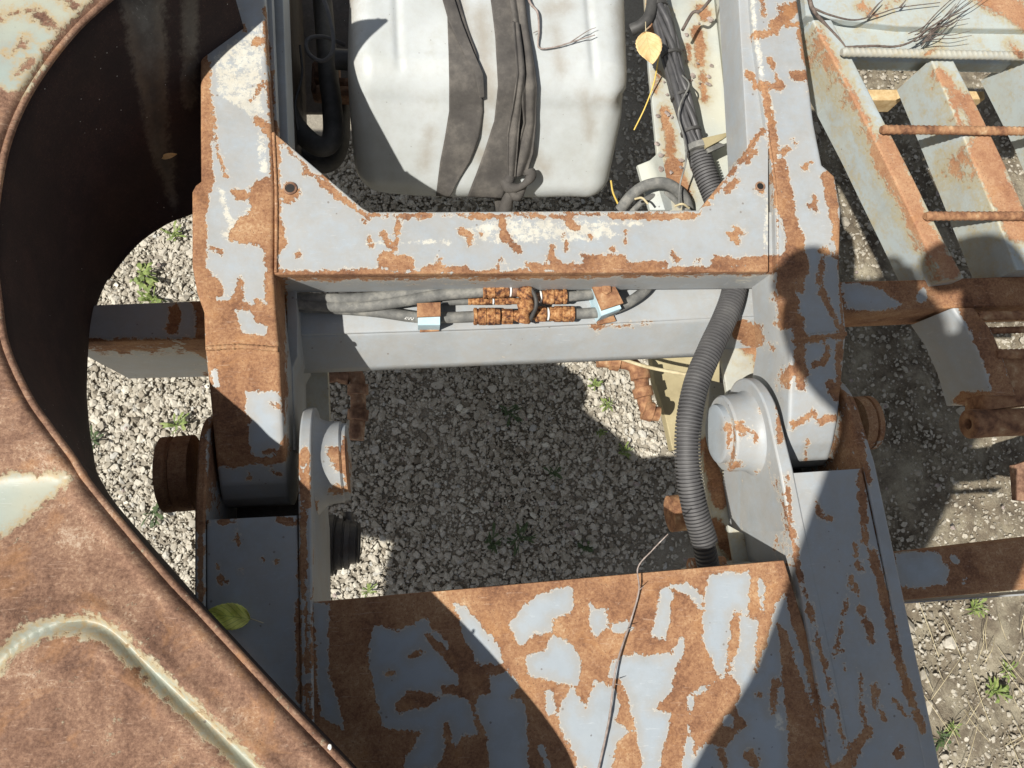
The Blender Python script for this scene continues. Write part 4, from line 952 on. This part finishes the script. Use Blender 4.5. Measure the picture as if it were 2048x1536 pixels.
# ------------------------------------------------------------------ step rack, right
RACKW = parse('''R 1641 73 1690 160 1745 271 1800 380 1846 478 1880 550 6; R 1756 300 1800 360 1850 470 1900 540 20; R 1770 275 1830 390 14
R 1610 80 1625 150 1700 330 1760 450 2; R 1690 400 1700 440 3; R 1880 150 1960 240 11; R 1930 200 2000 330 16; R 1960 300 2040 460 26; R 1900 170 1920 250 5
R 1760 20 1800 0 1.5; R 1960 -20 2060 40 22; R 2020 90 2040 110 6; R 1720 10 1750 30 5; R 1850 110 1880 90 3
R 1620 78 1640 60 5; R 1900 300 1905 400 4''')
def rack():
    t = thing('step_rack', 'greenish rusty rack of slanting flat bars crossed by ribbed steel rungs', 'rack', P(1850, 300, .78))
    z = .90
    def rail(top_l, top_r, h, base, n=None):
        rows = [(a, b, z, z-h) for a, b in zip(top_l, top_r)]
        return bar('slanted_bar', rows, 'green_paint', t, base=base, step=.007, r=.004, wob=.002, wear=RACKW)
    rail([(1625, 40), (1641, 73), (1745, 271), (1846, 478), (1885, 560)], [(1665, 40), (1682, 73), (1784, 271), (1888, 478), (1930, 555)], .11, -18)
    rail([(1862, 118), (1915, 247), (1950, 330), (2035, 540)], [(1907, 118), (1972, 247), (2012, 330), (2100, 540)], .11, -16)
    rail([(2040, 100), (2115, 247), (2200, 450)], [(2085, 100), (2170, 247), (2260, 450)], .11, -18)
    bar('end_plate', [((1600, -90), (1612, 30), z-.012, z-.05), ((1800, -90), (1800, 52), z-.012, z-.05), ((2200, -90), (2200, 62), z-.012, z-.05)], 'green_paint', t, base=-16, step=.008, r=.004, wear=RACKW, wob=.002)
    bar('end_plate', [((1614, 30), (1640, 120), z-.030, z-.06), ((1800, 52), (1800, 124), z-.030, z-.06), ((2200, 62), (2200, 132), z-.030, z-.06)], 'green_paint', t, base=-16, step=.008, r=.004, wear=RACKW, wob=.002)
    def rung(a, b, r, lab=None, mat='rust'):
        A = P(*a); B = P(*b); L = (B-A).length; d = (B-A)/L; s = d.cross(Vector((0, 0, 1))).normalized(); u = s.cross(d)
        n = int(L/.0016); seg = 20; V = []
        for i in range(n+1):
            p = A+d*(L*i/n)
            for k in range(seg):
                an = 2*math.pi*k/seg; ph = (L*i/n+an*.0022+(.004*math.sin(an)))/.0105; f = ph-math.floor(ph)
                rr = r*(1+.13*math.exp(-((f-.5)/.16)**2)); 
                if i < 3: rr *= .75+.08*i
                V.append(p+s*math.cos(an)*rr+u*math.sin(an)*rr)
        Fc = [[i*seg+k, i*seg+(k+1) % seg, (i+1)*seg+(k+1) % seg, (i+1)*seg+k] for i in range(n) for k in range(seg)]+[list(range(seg-1, -1, -1)), [n*seg+k for k in range(seg)]]
        o = mesh_obj('ribbed_rung', [v[:] for v in V], Fc, mat, t, .9, RACKW, -10 if mat == 'cream_paint' else 20)
        if lab: o['label'] = lab
    rung((1683, 104, .915), (2200, 116, .915), .0078, 'pale painted top rung', 'cream_paint')
    rung((1762, 259, .912), (2200, 264, .912), .0078); rung((1850, 432, .912), (2200, 432, .912), .0078)
    rung((1955, 632, .88), (2200, 628, .88), .0078); rung((1992, 708, .88), (2200, 706, .88), .0085); rung((1950, 662, .86), (2200, 655, .86), .006)
    bar('slanted_bar', [((1905, 616), (1950, 616), .885, .76), ((1935, 660), (1985, 660), .885, .76), ((1965, 720), (2010, 720), .88, .75), ((1985, 790), (2035, 790), .87, .74)], 'grey_paint', t, base=-10, step=.008, r=.006, wear=parse('R 1930 600 1975 690 2015 800 20; R 1930 800 2040 795 16; R 1905 600 1940 612 12'), wob=.004)
    bar('slanted_bar', [((1985, 700), (2080, 700), .872, .80), ((1975, 820), (2120, 800), .86, .80)], 'rust', t, r=.012, step=.01, wob=.014)
    a = P(1936, 848, .845); b = P(2180, 838, .845); d = (b-a).normalized(); L = (b-a).length
    V, Fc = lathe_geo(a, d, [(.02, .0085), (0, .010), (-.001, .018), (0, .0245), (.002, .0265), (.05, .025), (L, .025)], 30); Fc = Fc[:-2]
    mesh_obj('hinge_tube', V, Fc, 'rust', t, .7); 
    V, Fc = lathe_geo(a+d*.018, d, [(0, .009), (.002, .009)], 20); mesh_obj('tube_shade_disc', V, Fc, 'rubber', t, .7)  # black disc in the tube mouth stands in for its inner shade
    # sagging side plate low right edge
    V, Fc = loft_geo([((2030, 930), (2120, 900), .30, .28), ((2035, 1000), (2120, 1010), .30, .28)], .02, .003); o = mesh_obj('low_plate', V, Fc, 'dark_rust', None, .6); tag(o, 'dull brown plate corner lying low at the right edge', 'plate')
rack()
for i, (pts, lab) in enumerate((([(1722, 178), (1800, 178), (1802, 200), (1735, 200)], 'ochre wooden block between the first and second slanted bars'), ([(1900, 180), (1968, 182), (1970, 198), (1905, 198)], 'ochre wooden block beyond the second slanted bar'))):
    V, Fc = loft_geo([(pts[0], pts[3], .72, .67), (pts[1], pts[2], .72, .67)], .01, .003); o = mesh_obj('wooden_block', V, Fc, 'wood', None, .6); tag(o, lab, 'wood block', 'wooden blocks under the rack')

# ------------------------------------------------------------------ leaves, twigs, weeds
def leaf(name, c, ang, L, W, mat, label, curl=.15, tilt=(0, 0), notch=False, group='fallen leaves'):
    n, m = 24, 12; V = []; uv = []
    for i in range(n+1):
        t = i/n; wd = W*.5*(math.sin(math.pi*min(1, t**.8))**.75)*(1+.03*math.sin(t*60))
        if i in (0, n): wd = W*.01
        for k in range(m+1):
            u = k/m*2-1; x = (t-.5)*L; y = u*wd
            z = curl*W*(u*u*.5)+.10*L*(math.sin(t*3)-.6)*curl*3+.015*L*math.sin(t*14+u*4)
            V.append((x, y, z)); uv.append((.5+u*.5, t))
    w = m+1; Fc = [[i*w+k, i*w+k+1, (i+1)*w+k+1, (i+1)*w+k] for i in range(n) for k in range(m)]
    Mx = Matrix.Rotation(ang, 3, 'Z') @ Matrix.Rotation(tilt[0], 3, 'X') @ Matrix.Rotation(tilt[1], 3, 'Y')
    V = [tuple(Mx @ Vector(v)+c) for v in V]
    o = mesh_obj(name, V, Fc, mat, None, 1.5, uv=uv); md = o.modifiers.new('s', 'SOLIDIFY'); md.thickness = .0004; tag(o, label, 'leaf', group)
    o2, f2 = tube_geo(catmull([Mx @ Vector((-.5*L, 0, 0))+c, Mx @ Vector((-.62*L, .02*L, .002))+c, Mx @ Vector((-.8*L, .06*L, 0))+c], 5), .0007, 6); mesh_obj('stalk', o2, f2, 'straw', o, 1)
    return o
leaf('fallen_leaf', P(1298, 96, .895), math.radians(-80), .062, .048, 'tan_leaf', 'tan dry leaf resting on the cable bundle beside the tank', .12, (.1, .05))
leaf('fallen_leaf', P(455, 1232, .992), math.radians(172), .062, .036, 'green_leaf', 'yellow green leaf on the left rail at the edge of the rusty shell', .15, (.1, -.05))
leaf('fallen_leaf', P(338, 312, .90), math.radians(20), .026, .009, 'tan_leaf', 'tiny dry leaf fragment inside the dark curved shell', .3, (.3, .1))
def twig(pts, r0, label, mat, side=(), name='twig', group=None):
    path = catmull([P(*q) for q in pts], 10); n = len(path)
    g = [tube_geo(path, lambda s: r0*(1-.75*s)+.0003+.0004*math.sin(s*70)**6, 8)]
    for s in side:
        g.append(tube_geo(catmull([P(*q) for q in s], 6), lambda s: r0*.45*(1-.7*s)+.0002, 6))
    V, Fc = merge(*g); o = mesh_obj(name, V, Fc, mat, None, 1.2); tag(o, label, 'twig', group); return o
twig([(1192, 1560, .985), (1218, 1440, .985), (1232, 1335, .99), (1262, 1240, .985), (1278, 1180, .985), (1276, 1135, 1.0), (1305, 1100, 1.02), (1336, 1068, 1.04)], .0014, 'long thin pale twig lying across the deck and poking over its edge', 'pale_twig', [[(1278, 1180, .985), (1288, 1172, .995)], [(1231, 1368, .99), (1240, 1370, 1.0)], [(1255, 1258, .99), (1268, 1256, .995)]])
twig([(1400, -70, .84), (1422, 10, .84)] if False else [(1048, -60, .83), (1058, 0, .83), (1075, 25, .83), (1078, 62, .828), (1078, 95, .826), (1110, 94, .826), (1150, 82, .828), (1190, 70, .83)], .0022, 'bent grey twig lying on the tank right of the knotted strap', 'pale_twig', [[(1140, 85, .828), (1175, 62, .83), (1192, 55, .832)], [(1075, 62, .828), (1066, 66, .83)]])
twig([(1612, -40, .915), (1624, 15, .912), (1650, 48, .90), (1680, 80, .90), (1692, 96, .90)], .0042, 'thorny dark branch reaching the end of the top rung', 'twig_bark', [[(1624, 15, .912), (1660, 30, .91), (1710, 40, .905), (1760, 27, .905), (1800, 15, .905), (1880, 5, .905)], [(1735, 34, .905), (1755, 10, .91), (1765, 0, .91)], [(1800, 15, .905), (1812, 0, .91)]], 'thorny_branch')
sd = []
random.seed(3)
for k in range(16):
    a = random.uniform(-.15, .9); L = random.uniform(60, 150); x0 = 1815+random.uniform(0, 50); y0 = 93-random.uniform(0, 30)
    pts = [(x0, y0, .905)]
    for j in range(1, 4): pts.append((x0+L*j/3*math.cos(a)+random.uniform(-4, 4), y0-L*j/3*math.sin(a)+random.uniform(-4, 4), .905+.003*j))
    sd.append(pts)
twig([(1690, 95, .90), (1745, 92, .905), (1790, 93, .905), (1825, 82, .91), (1860, 55, .915), (1905, 30, .92), (1945, 2, .92)], .0022, 'spray of fine dark twigs caught on the rack behind the top rung', 'twig_bark', sd, 'dry_twig_spray')
def weed(c, r, n, mat, seed):
    random.seed(seed); V = []; Fc = []
    for i in range(n):
        a = random.uniform(0, 6.28); L = r*random.uniform(.25, 1)*(1 if seed % 3 else random.uniform(.5, 1.2)); w = r*random.uniform(.03, .11 if seed % 2 else .16); up = random.uniform(.1, .9)
        d = Vector((math.cos(a), math.sin(a), 0)); s = Vector((-d.y, d.x, 0)); b = Vector(c)+Vector((random.uniform(-.2, .2)*r, random.uniform(-.2, .2)*r, 0)); k = len(V)
        for t, ww in ((0, .15), (.35, .35), (.65, .9), (.85, .8), (1, .05)):
            q = b+d*L*t+Vector((0, 0, L*up*math.sin(t*2.2)+.004)); V += [tuple(q-s*w*ww), tuple(q+s*w*ww)]
        for j in range(4): Fc.append([k+2*j, k+2*j+1, k+2*j+3, k+2*j+2])
    return V, Fc
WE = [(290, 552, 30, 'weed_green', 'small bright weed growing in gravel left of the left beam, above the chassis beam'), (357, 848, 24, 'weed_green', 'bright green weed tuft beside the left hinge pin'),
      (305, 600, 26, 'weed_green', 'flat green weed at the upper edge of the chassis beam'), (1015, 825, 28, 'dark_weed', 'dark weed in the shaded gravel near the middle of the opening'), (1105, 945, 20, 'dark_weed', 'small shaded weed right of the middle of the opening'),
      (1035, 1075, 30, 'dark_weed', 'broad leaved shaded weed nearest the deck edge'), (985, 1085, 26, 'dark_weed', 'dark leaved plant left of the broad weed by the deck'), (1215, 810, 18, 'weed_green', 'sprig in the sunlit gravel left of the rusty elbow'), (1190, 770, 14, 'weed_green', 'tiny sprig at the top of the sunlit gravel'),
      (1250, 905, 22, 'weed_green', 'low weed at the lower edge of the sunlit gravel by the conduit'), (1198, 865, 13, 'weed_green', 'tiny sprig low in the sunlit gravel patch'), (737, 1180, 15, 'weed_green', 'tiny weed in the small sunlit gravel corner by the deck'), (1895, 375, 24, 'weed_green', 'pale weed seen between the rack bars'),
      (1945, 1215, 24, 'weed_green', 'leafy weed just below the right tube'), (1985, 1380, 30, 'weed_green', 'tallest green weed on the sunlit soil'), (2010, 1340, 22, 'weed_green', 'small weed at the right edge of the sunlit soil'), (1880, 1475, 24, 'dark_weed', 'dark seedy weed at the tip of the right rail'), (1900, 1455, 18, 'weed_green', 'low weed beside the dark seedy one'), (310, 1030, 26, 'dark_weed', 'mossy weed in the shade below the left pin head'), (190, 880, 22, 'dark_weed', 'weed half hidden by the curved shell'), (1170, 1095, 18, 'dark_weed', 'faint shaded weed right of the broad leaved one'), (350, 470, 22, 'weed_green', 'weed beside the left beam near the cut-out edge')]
for i, (x, y, r, m, lab) in enumerate(WE):
    V, Fc = weed(P(x, y, .008), r*.00134*1.25, 26 if m == 'weed_green' else 20, m, i); o = mesh_obj('weed', V, Fc, m, None, 0); tag(o, lab, 'weed', 'weeds in the gravel')
random.seed(5)
SG = []
for k in range(34):
    x = random.uniform(1860, 2060); y = random.uniform(1230, 1540); a = random.uniform(-1.9, -.9) if k % 2 else random.uniform(.5, 2.3); L = random.uniform(40, 150)
    SG.append(tube_geo(catmull([P(x, y, .02), P(x+L*.5*math.cos(a), y-L*.5*math.sin(a), .045), P(x+L*math.cos(a)+random.uniform(-9, 9), y-L*math.sin(a), .02)], 5), .0007, 5))
V, Fc = merge(*SG); o = mesh_obj('dry_grass', V, Fc, 'straw', None, 0); tag(o, 'loose dry grass stalks over the sunlit soil', 'grass', kind='stuff')
FL = []; random.seed(11)
for k in range(170):
    x = random.uniform(-.9, 1.9); y = random.uniform(-.45, 1.0); r_ = random.uniform(.004, .011); a = random.uniform(0, 3.1); z = .018+random.uniform(0, .006)
    pts_ = [(x+r_*math.cos(a+q)*random.uniform(.5, 1.1), y+r_*math.sin(a+q)*random.uniform(.4, .9), z+random.uniform(-.002, .002)) for q in (0, 1, 2, 3.1, 4.2, 5.2)]
    FL.append(([(x, y, z+.002)]+pts_, [[0, i+1, (i+1) % 6+1] for i in range(6)]))
for k in range(46):
    q_ = P(random.uniform(1312, 1425), random.uniform(-20, 400), .803); r_ = random.uniform(.003, .008); a = random.uniform(0, 3.1)
    pts_ = [(q_.x+r_*math.cos(a+w_)*random.uniform(.5, 1.1), q_.y+r_*math.sin(a+w_)*random.uniform(.4, .9), q_.z+random.uniform(0, .003)) for w_ in (0, 1, 2, 3.1, 4.2, 5.2)]
    FL.append(([(q_.x, q_.y, q_.z+.003)]+pts_, [[0, i+1, (i+1) % 6+1] for i in range(6)]))
V, Fc = merge(*FL); o = mesh_obj('leaf_litter', V, Fc, 'pale_twig', None, 0); tag(o, 'scraps of dry brown leaf scattered over the gravel and the floor plate', 'leaf litter', kind='stuff')
# bird droppings
for (x, y, z, r, lab) in ((218, 88, 1.04, 7, 'white speck glinting in the dark hollow of the shell'), (660, 1494, 1.258, 8, 'white dropping on the lower rim of the rusty shell'), (308, 1297, 1.246, 5, 'tiny white dropping on the pressed bead of the shell')):
    c = P(x, y, z); sz = (H-z)/F*r*.6; bm = bmesh.new(); bmesh.ops.create_icosphere(bm, subdivisions=2, radius=1); bm.verts.index_update()
    V = [tuple(c+Vector((v.co.x*sz*.8, v.co.y*sz*1.2, v.co.z*sz*.4))*(1+.4*mnoise.noise(v.co*2+c*50))) for v in bm.verts]; Fc = [[q.index for q in f.verts] for f in bm.faces]; bm.free()
    o = mesh_obj('dropping', V, Fc, 'white_mark', None, 1.5); tag(o, lab, 'dropping')

# ------------------------------------------------------------------ the photographer (out of frame, only the shadow is in view)
def skin_obj(name, joints, edges, mat, parent, sub=2):
    me = bpy.data.meshes.new(name); off = world_of(parent); me.from_pydata([tuple(Vector(j[:3])-off) for j in joints], edges, []); me.update(); me.materials.append(MATS[mat])
    o = bpy.data.objects.new(name, me); COL.objects.link(o); o.parent = parent
    md = o.modifiers.new('skin', 'SKIN'); md.use_smooth_shade = True
    for i, j in enumerate(joints):
        d = me.skin_vertices[0].data[i]; d.radius = (j[3], j[4] if len(j) > 4 else j[3]); d.use_root = i == 0
    s = o.modifiers.new('sub', 'SUBSURF'); s.levels = sub; s.render_levels = sub
    return o
def person():
    t = thing('person', 'person in dark jacket and jeans leaning over the machine with a phone', 'person', (-.25, -.95, 0))
    # jacketed torso + arms : one continuous surface
    J = [(-.22, -.98, 1.20, .15, .12), (-.20, -.93, 1.45, .15, .12), (-.12, -.84, 1.75, .15, .12), (-.05, -.68, 2.08, .15, .11), (-.10, -.48, 2.26, .10, .10),
         (-.17, -.62, 2.18, .075), (-.12, -.24, 2.42, .075), (-.16, -.10, 2.35, .085), (-.17, .01, 2.28, .055),
         (.10, -.56, 2.22, .12), (.16, -.22, 2.36, .10), (.13, .06, 2.37, .075), (.05, .04, 2.27, .04), (-.06, -.34, 2.42, .10, .10), (0.03, -.24, 2.44, .11, .10), (.06, -.10, 2.44, .11, .09)]
    E = [(0, 1), (1, 2), (2, 3), (3, 4), (3, 5), (5, 6), (6, 7), (7, 8), (3, 9), (9, 10), (10, 11), (11, 12), (4, 13), (9, 14), (14, 15)]
    skin_obj('jacket', J, E, 'fabric', t)
    # head: continuous, with face
    bm = bmesh.new(); bmesh.ops.create_uvsphere(bm, u_segments=32, v_segments=24, radius=1)
    for v in bm.verts:
        x, y, z = v.co; q = Vector((x*.077, y*.098, z*.12))
        if z < -.2: q.x *= 1-.35*(-z-.2); q.y = q.y*(1-.15*(-z-.2))
        f = max(0, y)**2
        q.y += .022*math.exp(-((x/.13)**2+((z+.08)/.16)**2))*(y > 0)             # nose
        q.y -= .008*(math.exp(-(((x-.38)/.16)**2+((z-.05)/.12)**2))+math.exp(-(((x+.38)/.16)**2+((z-.05)/.12)**2)))*(y > 0)
        q.y += .004*math.exp(-((x/.3)**2+((z+.48)/.06)**2))*(y > 0)
        q.x += .018*math.copysign(1, x)*math.exp(-(((abs(x)-1)/.12)**2+(y/.14)**2+((z+.02)/.22)**2))
        v.co = q
    Rm = Matrix.Rotation(math.radians(-60), 3, 'X'); c = Vector((-.14, -.17, 2.48))
    V = [tuple(Rm @ v.co+c) for v in bm.verts]; bm.verts.index_update(); Fc = [[q.index for q in f.verts] for f in bm.faces]
    hd = mesh_obj('head', V, Fc, 'skin', t, 1.5)
    keep = [f for f in bm.faces if (f.calc_center_median().z > .045 or f.calc_center_median().y < -.02) and f.calc_center_median().z > -.06]
    vs = sorted({q.index for f in keep for q in f.verts}); mp = {a: i for i, a in enumerate(vs)}; bm.verts.ensure_lookup_table()
    V = [tuple(Rm @ (bm.verts[a].co*1.10)+c) for a in vs]; Fc = [[mp[q.index] for q in f.verts] for f in keep]
    h = mesh_obj('hair', V, Fc, 'hair', hd, 1.5); h.modifiers.new('s', 'SOLIDIFY').thickness = .01; bm.free()
    V, Fc = tube_geo([Vector((-.14, -.40, 2.36)), Vector((-.14, -.26, 2.44))], .058, 16); mesh_obj('neck', V, Fc, 'skin', t, 1.5)
    J = [(-.22, -.99, 1.14, .14, .12), (-.32, -1.0, 1.0, .095), (-.34, -.99, .55, .066), (-.35, -1.02, .10, .05), (-.12, -1.0, 1.0, .095), (-.11, -.99, .55, .066), (-.10, -1.02, .10, .05)]
    skin_obj('trousers', J, [(0, 1), (1, 2), (2, 3), (0, 4), (4, 5), (5, 6)], 'denim', t)
    for x in (-.35, -.10):
        skin_obj('shoe', [(x, -1.06, .05, .045, .04), (x, -.98, .045, .05, .04), (x, -.86, .035, .042, .03)], [(0, 1), (1, 2)], 'rubber', t)
    # hands: palm with four curled fingers and a thumb
    for sx, base in ((-1, Vector((-.19, .0, 2.25))), (1, Vector((.05, .04, 2.27)))):
        px = -.15 if sx < 0 else .015; tgt = Vector((px+sx*.012, .038, 2.245))
        J = [(*base, .028), (*(base.lerp(tgt, .5)), .030, .018), (*tgt, .032, .016)]; E = [(0, 1), (1, 2)]
        for k, (dy, L) in enumerate(((.032, .8), (.012, 1), (-.008, .95), (-.026, .75))):
            a = len(J); b = tgt+Vector((0, dy, .008)); J += [(*b, .009), (*(b+Vector((-sx*.028*L, .004, .020))), .0085), (*(b+Vector((-sx*.052*L, .004, .012))), .007)]
            E += [(2, a), (a, a+1), (a+1, a+2)]
        a = len(J); b = base.lerp(tgt, .55); J += [(*(b+Vector((-sx*.02, .0, .0))), .011), (*(b+Vector((-sx*.045, .02, .012))), .009), (*(b+Vector((-sx*.06, .04, .02))), .008)]; E += [(1, a), (a, a+1), (a+1, a+2)]
        skin_obj('hand', J, E, 'skin', t, 1)
    ph = thing('phone', 'black phone held flat in both hands', 'phone', (-.068, .038, 2.24))
    V, Fc = box_geo((-.068, .038, 2.245), (1, 0, 0), (0, 1, 0), (0, 0, 1), .165, .078, .009, .003); mesh_obj('phone_body', V, Fc, 'glass_black', ph, .6)
person()
